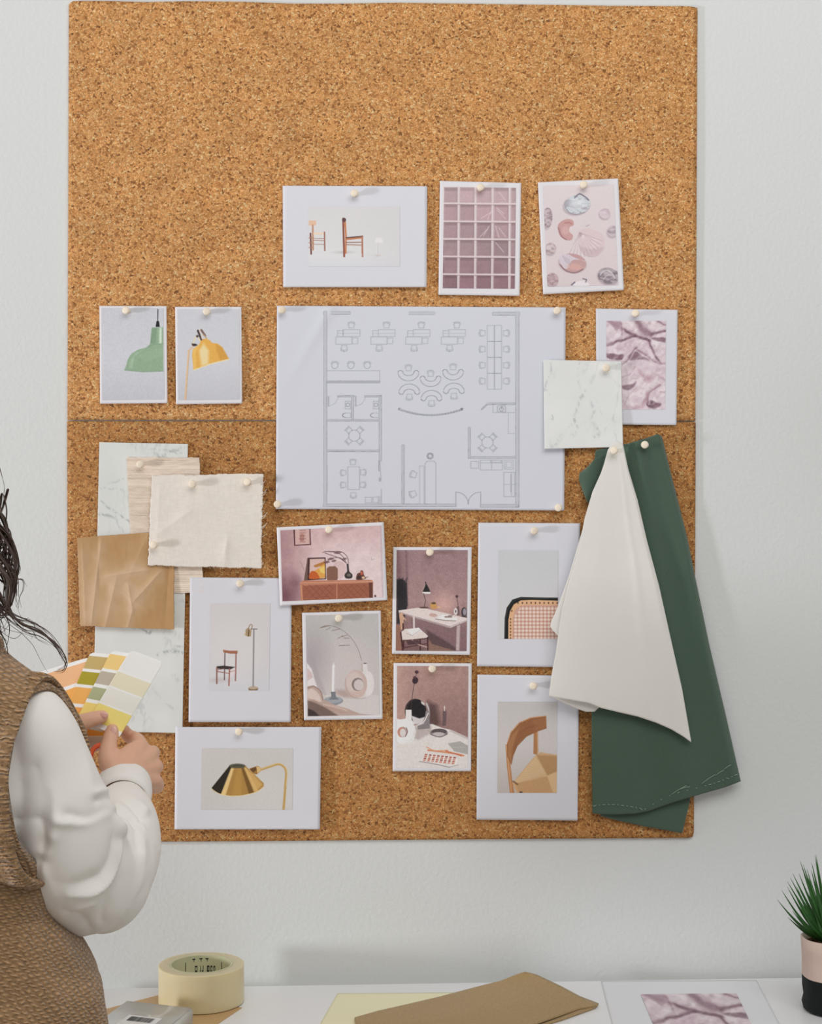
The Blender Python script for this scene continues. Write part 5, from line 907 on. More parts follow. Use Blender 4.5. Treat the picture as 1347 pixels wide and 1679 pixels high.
# --- body: one continuous mesh
bm = bmesh.new()
loft(bm, [S2(0, 0, .86, .155, .105), S2(0, 0, .93, .168, .115), S2(0, 0, 1.0, .150, .105), S2(0, .005, 1.08, .130, .095), S2(0, .01, 1.18, .140, .100), S2(0, .01, 1.27, .142, .100), S2(0, .0, 1.34, .130, .082), S2(0, -.01, 1.385, .110, .062), S2(0, -.005, 1.41, .060, .052)], 28)
hc = B_(-.075, .045, 1.600); hf = (Fv*math.cos(.45)-Zv*math.sin(.45)).normalized(); hu = (Zv*math.cos(.45)+Fv*math.sin(.45)).normalized(); hr = Rv
chain(bm, [(B_(0, -.01, 1.37), .056), (B_(-.015, .005, 1.43), .050), (B_(-.045, .02, 1.50), .049), (B_(-.062, .032, 1.55), .050)])
def H(r, f, u): return hc+hr*r+hf*f+hu*u
ellipsoid(bm, H(0, -.012, .03), (hr*.076, hf*.092, hu*.088)); ellipsoid(bm, H(0, .03, -.035), (hr*.060, hf*.058, hu*.075)); ellipsoid(bm, H(0, .055, -.085), (hr*.028, hf*.028, hu*.026))
chain(bm, [(H(0, .088, .012), .006), (H(0, .098, -.012), .009), (H(0, .104, -.026), .0115)]); ellipsoid(bm, H(.010, .093, -.028), (hr*.008, hf*.008, hu*.007)); ellipsoid(bm, H(-.010, .093, -.028), (hr*.008, hf*.008, hu*.007))
ellipsoid(bm, H(0, .083, -.055), (hr*.022, hf*.010, hu*.006)); ellipsoid(bm, H(0, .081, -.065), (hr*.019, hf*.010, hu*.007)); ellipsoid(bm, H(0, .080, .022), (hr*.050, hf*.012, hu*.008))
for s in (-1, 1): ellipsoid(bm, H(s*.077, -.005, -.015), (hr*.008, hf*.017, hu*.030)); ellipsoid(bm, H(s*.042, .062, -.028), (hr*.022, hf*.022, hu*.020))
for s in (-1, 1):
    chain(bm, dens([(B_(s*.085, 0, .90), .088), (B_(s*.092, .01, .72), .074), (B_(s*.095, .015, .50), .054), (B_(s*.095, -.01, .33), .052), (B_(s*.095, -.01, .10), .036)]))
    chain(bm, [(B_(s*.095, -.03, .045), .034), (B_(s*.10, .05, .035), .030), (B_(s*.105, .13, .024), .024)])
# right arm
chain(bm, dens([(B_(.126, 0, 1.345), .032), Q(76, 1262, .610, 46), Q(110, 1360, .595, 46), Q(138, 1440, .550, 46)]))
chain(bm, dens([Q(138, 1440, .550, 46), Q(165, 1405, .49, 44), Q(185, 1350, .41, 38), Q(203, 1285, .338, 32)]))
# left arm
chain(bm, dens([(B_(-.165, 0, 1.355), .048), (B_(-.20, .08, 1.24), .043), (B_(-.205, .16, 1.13), .037)])); lw = P(66, 1222, .305)
chain(bm, dens([(B_(-.205, .16, 1.13), .037), (B_(-.205, .16, 1.13).lerp(lw, .5), .035), (lw, .025)]))
# right hand: palm, thumb, four curled fingers
rh_w = P(199, 1272, .342)
ellipsoid(bm, P(212, 1252, .322), ((P(238, 1250, .30)-P(186, 1262, .34)).normalized()*.034, (P(226, 1226, .31)-P(212, 1276, .33)).normalized()*.031, Vector((.3, -1, .2)).normalized()*.017), 3)
mc = [P(229, 1222, .302), P(246, 1236, .297), P(253, 1256, .297), P(253, 1279, .302)]; rr_ = [.0105, .0105, .0100, .0090]
for m_, r_ in zip(mc, rr_): chain(bm, [(rh_w.lerp(m_, .15), .018), (rh_w.lerp(m_, .6), .0135), (m_, r_)])
fing = [[(229, 1222, .302, .0105), (223, 1212, .270, .0094), (210, 1207, .262, .0084), (204, 1197, .270, .0072)],
        [(246, 1236, .297, .0105), (250, 1234, .262, .0092), (236, 1240, .246, .0084), (222, 1244, .256, .0076)],
        [(253, 1256, .297, .0100), (256, 1258, .264, .0090), (243, 1262, .250, .0082), (230, 1263, .260, .0074)],
        [(253, 1279, .302, .0092), (259, 1286, .276, .0082), (257, 1293, .262, .0074), (246, 1290, .258, .0066)]]
for f_ in fing: chain(bm, dens([(P(a, b, c), r) for a, b, c, r in f_], 3), 12)
chain(bm, dens([(P(190, 1262, .338), .017), (P(178, 1243, .334), .0135), (P(179, 1218, .326), .0100), (P(183, 1202, .318), .0092), (P(184, 1197, .316), .0082)], 3), 12)
# left hand: mostly behind the vest, thumb over the cards
ellipsoid(bm, P(98, 1208, .286), ((P(118, 1200, .28)-lw).normalized()*.042, Zv*.030, Vector((.2, -1, 0)).normalized()*.015), 3)
chain(bm, dens([(P(92, 1206, .302), .014), (P(126, 1188, .322), .0115), (P(155, 1178, .322), .0095), (P(167, 1175, .318), .0085)], 3), 12)
for i_, (x_, y_) in enumerate(((142, 1196), (142, 1206), (136, 1217), (128, 1228))): chain(bm, dens([(P(104, 1196+i_*9, .276), .0105), (P(126, y_-2, .262), .0090), (P(x_, y_, .258), .0080), (P(x_-3, y_+3, .256), .0072)], 3), 12)
me = remesh(bm, .0024, 5, .5)
M_skin = mat('skin', (212, 168, 142), 0.5, 0.35, var=(30, .06), bump=(500, .00012)); nb = M_skin.node_tree.nodes['Principled BSDF']; nb.inputs['Subsurface Weight'].default_value = .15; nb.inputs['Subsurface Radius'].default_value = (.008, .003, .0015)
me.name = 'person'; person = link('person', me, M_skin); tag(person, 'person in a brown knit vest over a white shirt, seen from behind, holding paint cards', 'person')
# nail of the right thumb
bm = bmesh.new(); ellipsoid(bm, P(186, 1198.5, .3255), ((P(190, 1198, .32)-P(182, 1198, .32)).normalized()*.0042, Vector((.05, .15, 1)).normalized()*.0058, Vector((.25, -1, .1)).normalized()*.0014), 2)
o = obj_bm('fingernail', bm, mat('nail', (222, 178, 164), .25, .5), person)
bm = bmesh.new(); ellipsoid(bm, P(170, 1172.5, .3262), (Vector((1, 0, .12)).normalized()*.0058, Vector((-.12, 0, 1)).normalized()*.0040, Vector((.1, -1, .3)).normalized()*.0014), 2)
obj_bm('fingernail', bm, mat('nail_pink', (222, 172, 160), .25, .5), person)
# eyes
for s in (-1, 1):
    bm = bmesh.new(); ellipsoid(bm, H(s*.030, .074, .006), (hr*.012, hf*.011, hu*.008), 2); obj_bm('eye', bm, mat('eye_white', (225, 222, 218), .2), person)
# --- shirt: two puffed sleeves and the body under the vest
bm = bmesh.new()
loft(bm, [S2(0, 0, .90, .178, .125), S2(0, 0, 1.0, .155, .112), S2(0, 0, 1.15, .136, .096), S2(0, 0, 1.22, .136, .096), S2(0, 0, 1.28, .155, .110), S2(0, 0, 1.35, .158, .096), S2(0, -.01, 1.39, .100, .066), S2(0, 0, 1.425, .062, .058), S2(0, 0, 1.45, .058, .054)], 28)
up = [Q(46, 1186, .615, 66), Q(64, 1212, .615, 66), Q(82, 1262, .612, 68), Q(98, 1330, .605, 84), Q(114, 1396, .585, 92), Q(140, 1444, .550, 89)]
fo = [Q(140, 1444, .550, 89), Q(168, 1420, .515, 88), Q(187, 1380, .47, 78), Q(197, 1345, .425, 60), Q(201, 1322, .385, 42)]
chain(bm, dens(up, 4), 28); chain(bm, dens(fo, 4), 28)
ellipsoid(bm, P(165, 1440, .53), (Vector((1, 0, 0))*.055, Vector((0, 1, 0))*.05, Vector((0, 0, 1))*.060), 3)
chain(bm, dens([(B_(-.160, 0, 1.35), .060), (B_(-.205, .08, 1.24), .060), (B_(-.212, .16, 1.125), .062)])); chain(bm, dens([(B_(-.212, .16, 1.125), .062), (B_(-.205, .16, 1.13).lerp(lw, .5), .054), (B_(-.205, .16, 1.13).lerp(lw, .9), .036)]))
me = remesh(bm, .0026, 16, .6)
n = len(me.vertices); co_ = np.empty(n*3, np.float32); me.vertices.foreach_get('co', co_); co_ = co_.reshape(-1, 3); no = np.empty(n*3, np.float32)
me.vertex_normals.foreach_get('vector', no); no = no.reshape(-1, 3)
def topx(c):
    r = c-np.array(CAM); cs, sn = math.cos(PSI), math.sin(PSI); dx = r[:, 0]*cs-r[:, 1]*sn; dz = r[:, 0]*sn+r[:, 1]*cs; return 673.5+F*dx/dz, 839.5-F*r[:, 2]/dz
X_, Y_ = topx(co_); front = np.clip((-no[:, 1]*0.9+no[:, 0]*.35+.25)*2, 0, 1)
folds = [([(94, 1345), (142, 1351), (176, 1336), (190, 1320)], 5.0, .0055), ([(110, 1336), (145, 1341), (172, 1326)], 6, -.0050), ([(113, 1467), (150, 1461), (176, 1447), (195, 1421), (201, 1377), (190, 1342)], 6.5, .0070), ([(120, 1448), (160, 1440), (182, 1410), (188, 1370), (182, 1345)], 8, -.0045),
         ([(168, 1510), (180, 1470), (191, 1440), (203, 1400), (202, 1375)], 7, -.0070), ([(199, 1500), (226, 1460), (235, 1420), (232, 1380), (204, 1350)], 8, .0060), ([(216, 1480), (244, 1440), (248, 1400), (236, 1365), (212, 1338)], 6, -.0040), ([(30, 1345), (60, 1342), (70, 1360), (68, 1410)], 9, -.0070), ([(68, 1400), (74, 1430), (90, 1470)], 8, .0050),
         ([(79, 1400), (92, 1370), (100, 1350)], 10, .0030), ([(100, 1500), (125, 1488), (150, 1478)], 8, .0045), ([(90, 1445), (125, 1452), (150, 1440)], 9, -.0030), ([(190, 1322), (222, 1340), (240, 1372), (258, 1395)], 6, .0050), ([(186, 1330), (214, 1352), (228, 1392)], 5, -.0050), ([(84, 1290), (88, 1330), (84, 1370)], 8, .0040), ([(60, 1260), (72, 1310), (64, 1340)], 10, -.0030),
         ([(128, 1200), (140, 1250), (150, 1300)], 10, .0025), ([(150, 1525), (130, 1500), (100, 1490)], 7, -.0040), ([(158, 1300), (185, 1296), (215, 1308), (238, 1330)], 5, .0045), ([(160, 1312), (190, 1308), (215, 1322), (232, 1345)], 5, -.0060)]
dsp = np.zeros(n)
for pl, w_, a_ in folds:
    pl = smoothpl(pl, 5); dm = np.full(n, 1e9)
    for (ax, ay), (bx, by) in zip(pl[:-1], pl[1:]):
        L = (bx-ax)**2+(by-ay)**2+1e-9; t = np.clip(((X_-ax)*(bx-ax)+(Y_-ay)*(by-ay))/L, 0, 1); dm = np.minimum(dm, np.hypot(X_-ax-t*(bx-ax), Y_-ay-t*(by-ay)))
    dsp += a_*.95*(.55*np.exp(-np.sqrt(dm**2+1.5)/(w_*.62))+.45*np.exp(-(dm/(w_*1.7))**2))*1.5*(.6+.4*np.sin(X_*.05+Y_*.03))
nz = np.array([mn.noise(Vector((float(c[0])*22, float(c[1])*22, float(c[2])*14))) for c in co_])
co_ += no*((dsp*front)+nz*.0012)[:, None]; me.vertices.foreach_set('co', co_.astype(np.float32).ravel()); me.update()
M_shirt = mat('white_shirt_cotton', (226, 223, 218), .85, .12, bump=(700, .0001)); weave(M_shirt, 600, .00004)
me.name = 'shirt'; shirt = link('shirt', me, M_shirt, person)
# cuff: a wide band at the right wrist
def band(name, secs, m, parent, th=.0016, n=56):
    bm = bmesh.new(); R = []
    for c, rx, ry, ax, ay in secs: R.append([bm.verts.new(c+ax*rx*math.cos(2*math.pi*k/n)+ay*ry*math.sin(2*math.pi*k/n)) for k in range(n)])
    for a, b in zip(R[:-1], R[1:]):
        for k in range(n): bm.faces.new((a[k], a[(k+1) % n], b[(k+1) % n], b[k]))
    bmesh.ops.recalc_face_normals(bm, faces=bm.faces); bmesh.ops.solidify(bm, geom=bm.faces[:], thickness=th); return obj_bm(name, bm, m, parent)
wd = (P(206, 1272, .305)-P(202, 1320, .385)).normalized(); wx = Vector((1, 0, -.12)); wx = (wx-wd*wx.dot(wd)).normalized(); wy = wd.cross(wx)
cuffc = [P(201, 1316, .376), P(201, 1308, .364), P(202, 1299, .350), P(203, 1290, .336), P(204, 1287, .330)]
band('cuff', [(cuffc[0], .0310, .0300, wx, wy), (cuffc[1], .0340, .0325, wx, wy), (cuffc[2], .0345, .0330, wx, wy), (cuffc[3], .0335, .0325, wx, wy), (cuffc[4], .0325, .0315, wx, wy)], M_shirt, shirt)
lwd = (lw-B_(-.212, .16, 1.125)).normalized(); lx = lwd.orthogonal().normalized(); ly = lwd.cross(lx); lc = B_(-.205, .16, 1.13).lerp(lw, .93)
band('cuff', [(lc-lwd*.03, .034, .034, lx, ly), (lc, .034, .034, lx, ly), (lc+lwd*.015, .032, .032, lx, ly)], M_shirt, shirt)
# --- vest
bm = bmesh.new()
loft(bm, [S2(0, 0, .835, .185, .150), S2(0, 0, .90, .203, .168), S2(0, -.005, .98, .212, .166), S2(0, -.005, 1.03, .214, .162), S2(0, 0, 1.075, .205, .150), S2(0, 0, 1.115, .178, .128), S2(0, .004, 1.155, .150, .108), S2(0, .008, 1.20, .158, .108), S2(0, 0, 1.25, .188, .122), S2(0, 0, 1.31, .206, .124), S2(0, -.003, 1.36, .200, .098), S2(0, -.008, 1.388, .180, .076), S2(0, -.012, 1.405, .150, .064), S2(0, -.012, 1.425, .100, .070), S2(0, -.01, 1.445, .082, .072)], 40)
me = remesh(bm, .0045, 8, .6)
bm = bmesh.new(); bm.from_mesh(me); bmesh.ops.delete(bm, geom=[v for v in bm.verts if v.co.z < .845 or v.co.z > 1.432], context='VERTS')
for _ in range(3): bmesh.ops.smooth_vert(bm, verts=[v for v in bm.verts if v.is_boundary], factor=.5)
bm.normal_update(); vn = {v: v.normal.copy() for v in bm.verts}
for v in bm.verts:
    c = v.co; k = 1 if c.z < 1.2 else .35; v.co = c+vn[v]*(mn.noise(Vector((c.x*9, c.y*9, c.z*6)))*.010*k+mn.noise(Vector((c.x*26, c.y*26, c.z*12)))*.004*k)
bmesh.ops.solidify(bm, geom=bm.faces[:], thickness=.006)
me2 = bpy.data.meshes.new('vest'); bm.to_mesh(me2); bm.free()
def prism(r0, r1, sgn):
    b = bmesh.new(); n = 48; R = []
    for rr, fl in ((r0, 1.0), (r1, 1.25)):
        ring = []
        for k in range(n):
            a = 2*math.pi*k/n; cs, sn = math.cos(a), math.sin(a); z = 1.315+(.112 if sn < 0 else .13)*fl*math.copysign(abs(sn)**.8, sn); ring.append(b.verts.new(B_(sgn*(rr-.012*cs), .125*fl*math.copysign(abs(cs)**.8, cs), z)))
        R.append(ring)
    for k in range(n): b.faces.new((R[0][k], R[0][(k+1) % n], R[1][(k+1) % n], R[1][k]))
    b.faces.new(R[0][::-1]); b.faces.new(R[1]); bmesh.ops.recalc_face_normals(b, faces=b.faces); m = bpy.data.meshes.new('cut'); b.to_mesh(m); b.free(); o = bpy.data.objects.new('cut', m); COL.objects.link(o); return o
vo = bpy.data.objects.new('v', me2); COL.objects.link(vo); cuts = [prism(.158, .40, 1), prism(.158, .40, -1)]
for c in cuts: md = vo.modifiers.new('b', 'BOOLEAN'); md.operation = 'DIFFERENCE'; md.object = c; md.solver = 'EXACT'
dg = bpy.context.evaluated_depsgraph_get(); dg.update(); me2 = bpy.data.meshes.new_from_object(vo.evaluated_get(dg)); me2.name = 'vest'
for c in cuts+[vo]: bpy.data.objects.remove(c)
def knit(name, c, rib=False):
    m = mat(name, c, .95, .08, sheen=.35); nt = m.node_tree; b = nt.nodes['Principled BSDF']; N = nt.nodes.new; L = nt.links.new; tc = N('ShaderNodeTexCoord')
    def wave(d, sc, ds): w = N('ShaderNodeTexWave'); w.bands_direction = d; w.inputs['Scale'].default_value = sc; w.inputs['Distortion'].default_value = ds; w.inputs['Detail'].default_value = 1.5; w.inputs['Detail Scale'].default_value = 1.5; L(tc.outputs['Object'], w.inputs['Vector']); return w.outputs['Fac']
    a = wave('Z', 78, 4.0); x = wave('DIAGONAL', 58 if not rib else 26, 3.0); nz = N('ShaderNodeTexNoise'); nz.inputs['Scale'].default_value = 260; nz.inputs['Detail'].default_value = 4; L(tc.outputs['Object'], nz.inputs['Vector'])
    n2 = N('ShaderNodeTexNoise'); n2.inputs['Scale'].default_value = 14; L(tc.outputs['Object'], n2.inputs['Vector'])
    mu = N('ShaderNodeMath'); mu.operation = 'MULTIPLY'; L(a, mu.inputs[0]); L(x, mu.inputs[1])
    ad = N('ShaderNodeMath'); ad.operation = 'ADD'; L(mu.outputs[0], ad.inputs[0]); L(nz.outputs['Fac'], ad.inputs[1])
    bp = N('ShaderNodeBump'); bp.inputs['Distance'].default_value = .0022 if not rib else .0030; L(ad.outputs[0], bp.inputs['Height']); L(bp.outputs[0], b.inputs['Normal'])
    mr = N('ShaderNodeMapRange'); mr.inputs[1].default_value = .35; mr.inputs[2].default_value = 1.25; L(ad.outputs[0], mr.inputs[0]); mx = N('ShaderNodeMix'); mx.data_type = 'RGBA'; k = alb(c)
    mx.inputs[6].default_value = (*(k*.50), 1); mx.inputs[7].default_value = (*np.clip(k*1.35, 0, 1), 1); L(mr.outputs[0], mx.inputs[0])
    m3 = N('ShaderNodeMapRange'); m3.inputs[1].default_value = .3; m3.inputs[2].default_value = .7; m3.inputs[3].default_value = .8; m3.inputs[4].default_value = 1.15; L(n2.outputs['Fac'], m3.inputs[0])
    sc = N('ShaderNodeVectorMath'); sc.operation = 'SCALE'; L(mx.outputs[2], sc.inputs[0]); L(m3.outputs[0], sc.inputs[3]); L(sc.outputs[0], b.inputs['Base Color']); return m
M_knit = knit('brown_wool_knit', (162, 128, 92)); vest = link('vest', me2, M_knit, person)
# ribbed armhole band
def ringband(name, cpts, wdir, w_, m, parent, r=.006, rib=0):
    cp = smoothpl([tuple(Vector(p)) for p in cpts], 34 if rib else 14, True); n = len(cp); cen = Vector(cp.mean(0)); bm = bmesh.new(); R = []
    for i, p_ in enumerate(cp):
        p_ = Vector(p_); out = (p_-cen).normalized(); ax = (wdir-out*wdir.dot(out)).normalized(); k = 1+(.38*math.sin(i*2*math.pi/7.2) if rib else 0)
        R.append([bm.verts.new(p_+ax*w_*math.cos(a)+out*r*k*math.sin(a)) for a in [2*math.pi*j/12 for j in range(12)]])
    for i in range(n):
        a, b = R[i], R[(i+1) % n]
        for k in range(12): bm.faces.new((a[k], a[(k+1) % 12], b[(k+1) % 12], b[k]))
    return obj_bm(name, bm, m, parent)
M_rib = knit('brown_rib_knit', (170, 135, 98), True)
for sg in (1, -1):
    rg0 = []
    for k in range(18):
        t = 2*math.pi*k/18; cs, sn = math.cos(t), math.sin(t); fz = 1.0 if sn < .3 else 1-.34*(sn-.3)/.7; rg0.append(B_(sg*(.143-.012*cs-.006*max(0, sn)), .086*fz*math.copysign(abs(cs)**.9, cs), 1.298+.104*sn))
    ringband('armhole_rib', rg0, (Rv*sg-Zv*.12).normalized(), .021, M_rib, vest, .0050, 1)
o_ = [B_(.090*math.cos(t), -.012+.074*math.sin(t), 1.430) for t in [2*math.pi*k/12 for k in range(12)]]; ringband('neck_rib', o_, Zv, .012, M_rib, vest)
o_ = [B_(.190*math.cos(t), .154*math.sin(t), .85) for t in [2*math.pi*k/16 for k in range(16)]]; ringband('hem_rib', o_, Zv, .025, M_rib, vest)
# trousers and shoes
bm = bmesh.new(); loft(bm, [S2(0, 0, .80, .170, .120), S2(0, 0, .90, .176, .124), S2(0, 0, .99, .160, .116)], 28)
for s in (-1, 1): chain(bm, dens([(B_(s*.085, 0, .86), .100), (B_(s*.092, .01, .66), .088), (B_(s*.095, .0, .42), .074), (B_(s*.095, -.01, .12), .066)]))
me = remesh(bm, .007, 6, .5); me.name = 'trousers'; link('trousers', me, mat('dark_denim', (62, 66, 76), .85, .2, var=(300, .15)), person)
for s in (-1, 1):
    bm = bmesh.new(); chain(bm, [(B_(s*.095, -.055, .046), .046), (B_(s*.10, .04, .044), .044), (B_(s*.105, .13, .036), .036)]); me = remesh(bm, .005, 3)
    for v in me.vertices:
        if v.co.z < .002: v.co.z = .002
    me.name = 'shoe'; link('shoe', me, mat('white_leather', (215, 212, 208), .4), person)
# --- hair: cap, gathered mass and curling strands
M_hair = mat('dark_brown_hair', (62, 46, 36), .38, .45, var=(120, .35))
bm = bmesh.new(); rg_ = random.Random(21)
ellipsoid(bm, H(0, -.030, .040), (hr*.088, hf*.092, hu*.092)); ellipsoid(bm, H(0, -.065, -.03), (hr*.080, hf*.060, hu*.085)); ellipsoid(bm, H(0, -.055, -.10), (hr*.070, hf*.040, hu*.075))
me = remesh(bm, .006, 4); bm = bmesh.new(); bm.from_mesh(me)
for v in bm.verts: v.co += v.normal*.006*mn.noise(v.co*60)
hair_cap = bm
def strand(bm, pts, r, k=6, curl=0, tw=1.0, n=5):
    c = smoothpl([tuple(Vector(p)) for p in pts], k); m_ = len(c); out = []
    ph = rg_.random()*6.28
    for i, p_ in enumerate(c):
        t = i/(m_-1); a = ph+t*tw*6.28; out.append(Vector(p_)+Vector((math.cos(a), math.sin(a)*.8, math.sin(a+.7)*.35))*curl*min(1, t*3))
    tube_bm(out, [r*(1-.75*(i/(m_-1))**2) for i in range(m_)], bm, n)
for k in range(640):   # curls over the whole head, falling to the shoulders
    a = rg_.uniform(-2.5, 2.5); u0 = rg_.uniform(-.06, .12); rr = math.sqrt(max(.05, 1-(u0/.13)**2)); root = H(.088*math.sin(a)*rr, -.030-.088*math.cos(a)*rr, .03+u0*.85)
    ox = .118*math.sin(a)+rg_.gauss(0, .014); of = -.03-.100*math.cos(a)+rg_.gauss(0, .012); ln_ = rg_.uniform(.10, .22)
    mid = H(ox-.012, of, -.01); end = B_(ox*1.0-.085, of+.01, 0); end.z = 1.60-ln_; md2 = mid.lerp(end, .5)+Vector((rg_.gauss(0, .01), rg_.gauss(0, .01), 0))
    strand(hair_cap, [root, mid, md2, end], rg_.uniform(.0010, .0022), 9, rg_.uniform(.004, .010), rg_.uniform(1.5, 3.5), 4)
# the curls that show in the photo, by where they hang beside the shoulder
vis = [([(-40, 760), (-8, 830), (8, 860), (16, 885), (14, 930), (8, 990)], 3.2), ([(-50, 800), (0, 870), (22, 905), (26, 940), (18, 980), (12, 1010)], 3.0), ([(-30, 780), (-6, 850), (18, 880), (30, 925), (24, 960), (16, 1000)], 2.4), ([(-40, 840), (-4, 905), (14, 930), (22, 950), (14, 985), (-4, 1010)], 4.2), ([(-40, 860), (-5, 925), (12, 945), (16, 970), (10, 1000)], 4.5), ([(-30, 880), (4, 935), (14, 960), (12, 985), (20, 1008)], 4.5),
       ([(-10, 960), (14, 1000), (34, 1022), (62, 1032), (86, 1052), (102, 1076), (107, 1090), (100, 1100), (88, 1101)], 1.5), ([(-10, 965), (14, 1006), (40, 1026), (70, 1040), (92, 1056), (106, 1078), (105, 1093), (94, 1100)], 1.1), ([(0, 970), (18, 1003), (50, 1018), (78, 1034), (98, 1060), (108, 1083)], .9), ([(0, 975), (16, 1008), (44, 1036), (66, 1044), (92, 1062), (106, 1084)], .8), ([(-5, 985), (12, 1012), (40, 1032), (54, 1036), (60, 1046), (78, 1054)], .9), ([(5, 990), (25, 1012), (50, 1020), (58, 1034), (52, 1048)], .7),
       ([(0, 1000), (12, 1020), (36, 1038), (52, 1056), (62, 1076), (72, 1092), (80, 1102)], .6), ([(-20, 1015), (8, 1040), (26, 1046), (36, 1034), (34, 1012), (24, 985)], .55), ([(-30, 1000), (-4, 1036), (10, 1030), (18, 1012)], .7), ([(10, 950), (26, 950), (38, 952), (37, 966), (31, 980), (30, 1000)], .7), ([(8, 945), (22, 950), (34, 949), (40, 954), (46, 962)], .6), ([(-10, 740), (6, 790), (3, 815), (-6, 840)], .5), ([(-20, 700), (2, 775), (8, 800), (4, 822), (0, 850)], .45), ([(-15, 840), (6, 868), (17, 885), (19, 905), (14, 925), (3, 935)], 1.0), ([(-10, 875), (10, 897), (30, 922), (32, 936), (26, 950)], .9),
       ([(-15, 905), (8, 915), (26, 935), (30, 952), (22, 965)], 1.0), ([(-20, 930), (-2, 940), (16, 938), (28, 950), (27, 975), (30, 996)], 1.1), ([(-20, 990), (0, 1010), (14, 1002), (24, 1016), (40, 1026)], 1.2), ([(-10, 1020), (16, 1034), (44, 1040), (58, 1046)], .5), ([(-30, 940), (0, 990), (18, 1010), (30, 1016), (58, 1022), (80, 1040)], 1.2)]
for pl, r_ in vis:
    for j in range(3 if r_ > 1.0 else (2 if r_ > .6 else 1)):
        dd = .615+rg_.gauss(0, .012); sx, sy = (rg_.gauss(0, 2.6), rg_.gauss(0, 2.6)) if j else (0, 0); strand(hair_cap, [P(x+sx*(i/len(pl)+.3), y+sy, dd) for i, (x, y) in enumerate(pl)], r_*(.62 if j else .8)/F*1.62, 8, .0006, 1.5, 6)
for k in range(70):
    x0 = rg_.uniform(-60, 6); y0 = rg_.uniform(800, 960); L2 = rg_.uniform(60, 150); w2 = rg_.uniform(6, 16); ph = rg_.random()*6; pl = [(x0+rg_.uniform(4, 18)*t+w2*math.sin(ph+t*5), y0+L2*t) for t in np.linspace(0, 1, 6)]
    pl = [(min(x, 30-abs(y-930)*.06), y) for x, y in pl]; strand(hair_cap, [P(x, y, .60+rg_.uniform(-.03, .03)) for x, y in pl], rg_.uniform(.0006, .0016), 6, .001, 1, 4)
obj_bm('hair', hair_cap, M_hair, person)
# --- paint swatch cards held in the hand, scissors behind
M_card = vcmat('coated_card', .4, .35)
def bands(st):
    def f(X, Y, U, V):
        C = np.zeros(X.shape+(3,))+(243, 242, 240)
        for a, b, c in st: m = ((V >= a) & (V < b))[..., None]; C = np.where(m, np.array(c, float), C)
        return C
    return f
def rcard(name, label, quad, d, lift, st, seed):
    s = Sheet(quad, d[0], (0, 0, 0, 0), wob=.0005, seed=seed); s.depth = lambda U, V: (d[0]*(1-U)*(1-V)+d[1]*U*(1-V)+d[2]*U*V+d[3]*(1-U)*V)+.0015*np.sin(V*3)
    U, V = np.meshgrid(np.linspace(0, 1, 40), np.linspace(0, 1, 160)); r = .16; asp = 2.4   # rounded top corners
    e = np.clip(r-V*asp, 0, r); ins = r-np.sqrt(np.clip(r*r-e*e, 0, None)); U2 = ins+U*(1-2*ins); p_ = bil(s.q, U2, V)
    pts = PA(p_[..., 0], p_[..., 1], s.depth(U2, V)); o = link(name, grid_mesh(name, pts, np.clip(lin(bands(st)(p_[..., 0], p_[..., 1], U, V))*1.10, 0, .97), .0004), M_card); tag(o, label, 'paint swatch card', 'paint swatch cards in the hand'); return o
rcard('paint_swatch_card', 'paint card of off-white, cream and yellow bands, frontmost in the hand', [(214, 1065), (269, 1085), (196, 1208), (141, 1186)], (.268, .268, .314, .314), 0, [(.03, .27, (238, 237, 234)), (.29, .48, (232, 224, 196)), (.50, .70, (234, 232, 222)), (.72, .94, (238, 220, 120))], 1)
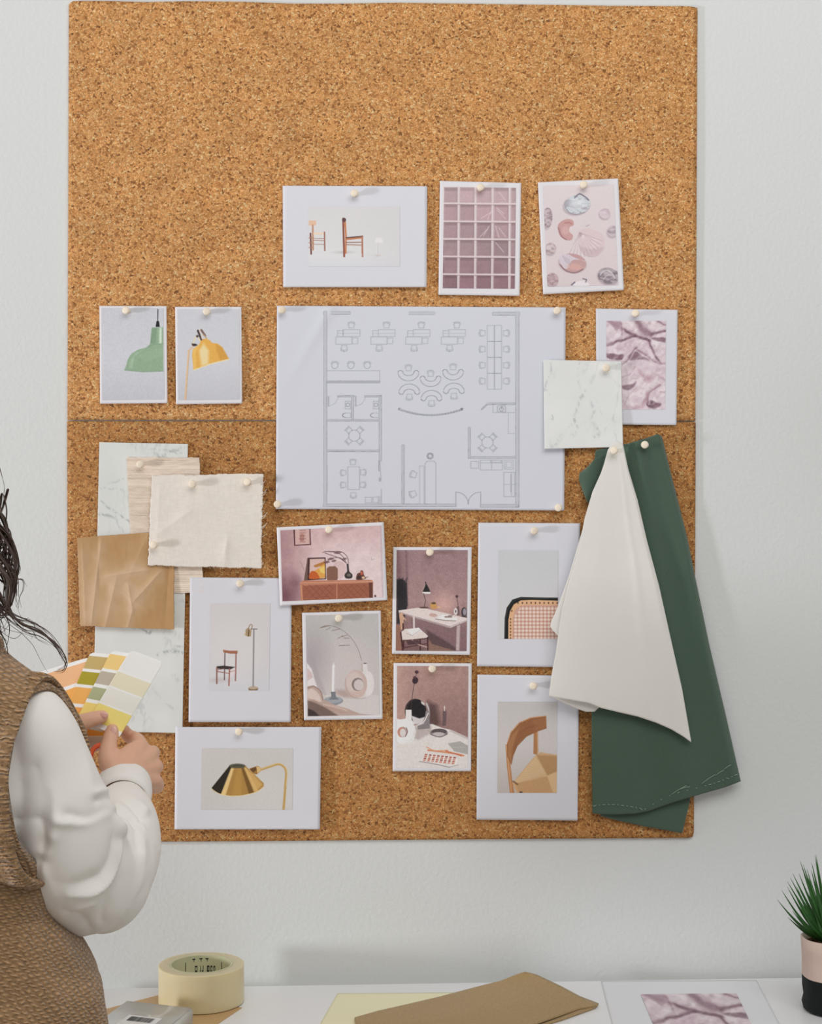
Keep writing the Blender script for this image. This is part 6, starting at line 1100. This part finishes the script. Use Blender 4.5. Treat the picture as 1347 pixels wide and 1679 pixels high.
rcard('paint_swatch_card', 'paint card with soft yellow, taupe and sage bands, second in the hand', [(183, 1066), (232, 1074), (168, 1200), (120, 1190)], (.263, .264, .309, .307), 0, [(.05, .235, (240, 206, 128)), (.275, .44, (190, 178, 160)), (.48, .64, (172, 176, 136)), (.68, .90, (244, 214, 120))], 2)
rcard('paint_swatch_card', 'paint card with khaki, olive and orange bands, third in the hand', [(148, 1069), (196, 1074), (142, 1200), (94, 1196)], (.258, .259, .303, .301), 0, [(.05, .21, (200, 174, 108)), (.25, .41, (172, 158, 26)), (.45, .66, (242, 178, 92)), (.70, .92, (240, 170, 84))], 3)
rcard('paint_swatch_card', 'paint card of peach and orange bands, hindmost and leftmost in the hand', [(60, 1103), (151, 1076), (172, 1170), (98, 1205)], (.254, .255, .294, .292), 0, [(.06, .34, (240, 188, 142)), (.40, .66, (244, 178, 96)), (.72, .96, (244, 172, 84))], 4)
rcard('paint_swatch_card', 'paint card with an orange band showing below the yellow card', [(132, 1158), (182, 1176), (178, 1226), (128, 1240)], (.262, .263, .289, .287), 0, [(.02, .60, (244, 180, 86)), (.62, 1.01, (214, 214, 212))], 5)
M_or = mat('orange_plastic', (226, 104, 66), .35, .45)
c0 = P(166, 1250, .296); sce = empty('scissors', c0); tag(sce, 'scissors with orange handles held in the right hand', 'scissors')
def hloop(name, cx, cy, rx, ry, d):
    bm = bmesh.new(); n = 40; R = []
    for k in range(n):
        a = 2*math.pi*k/n; c = P(cx+rx*math.cos(a), cy+ry*math.sin(a), d+.004*math.sin(a)); o_ = (c-P(cx, cy, d)).normalized(); R.append([bm.verts.new(c+o_*.0034*math.cos(t)+Vector((0, 1, 0))*.0042*math.sin(t)) for t in [2*math.pi*j/10 for j in range(10)]])
    for k in range(n):
        for j in range(10): bm.faces.new((R[k][j], R[k][(j+1) % 10], R[(k+1) % n][(j+1) % 10], R[(k+1) % n][j]))
    obj_bm(name, bm, M_or, sce)
hloop('handle', 165, 1247, 17.5, 25, .312); hloop('handle', 205, 1262, 15, 20, .285)
for e_ in ((232, 1330), (222, 1336)):
    bm = bmesh.new(); tube_bm([P(184, 1262, .290), P(204, 1290, .284), P(*e_, .268)], [.0045, .0055, .0006], bm, 8, .3); obj_bm('blade', bm, M_steel, sce)
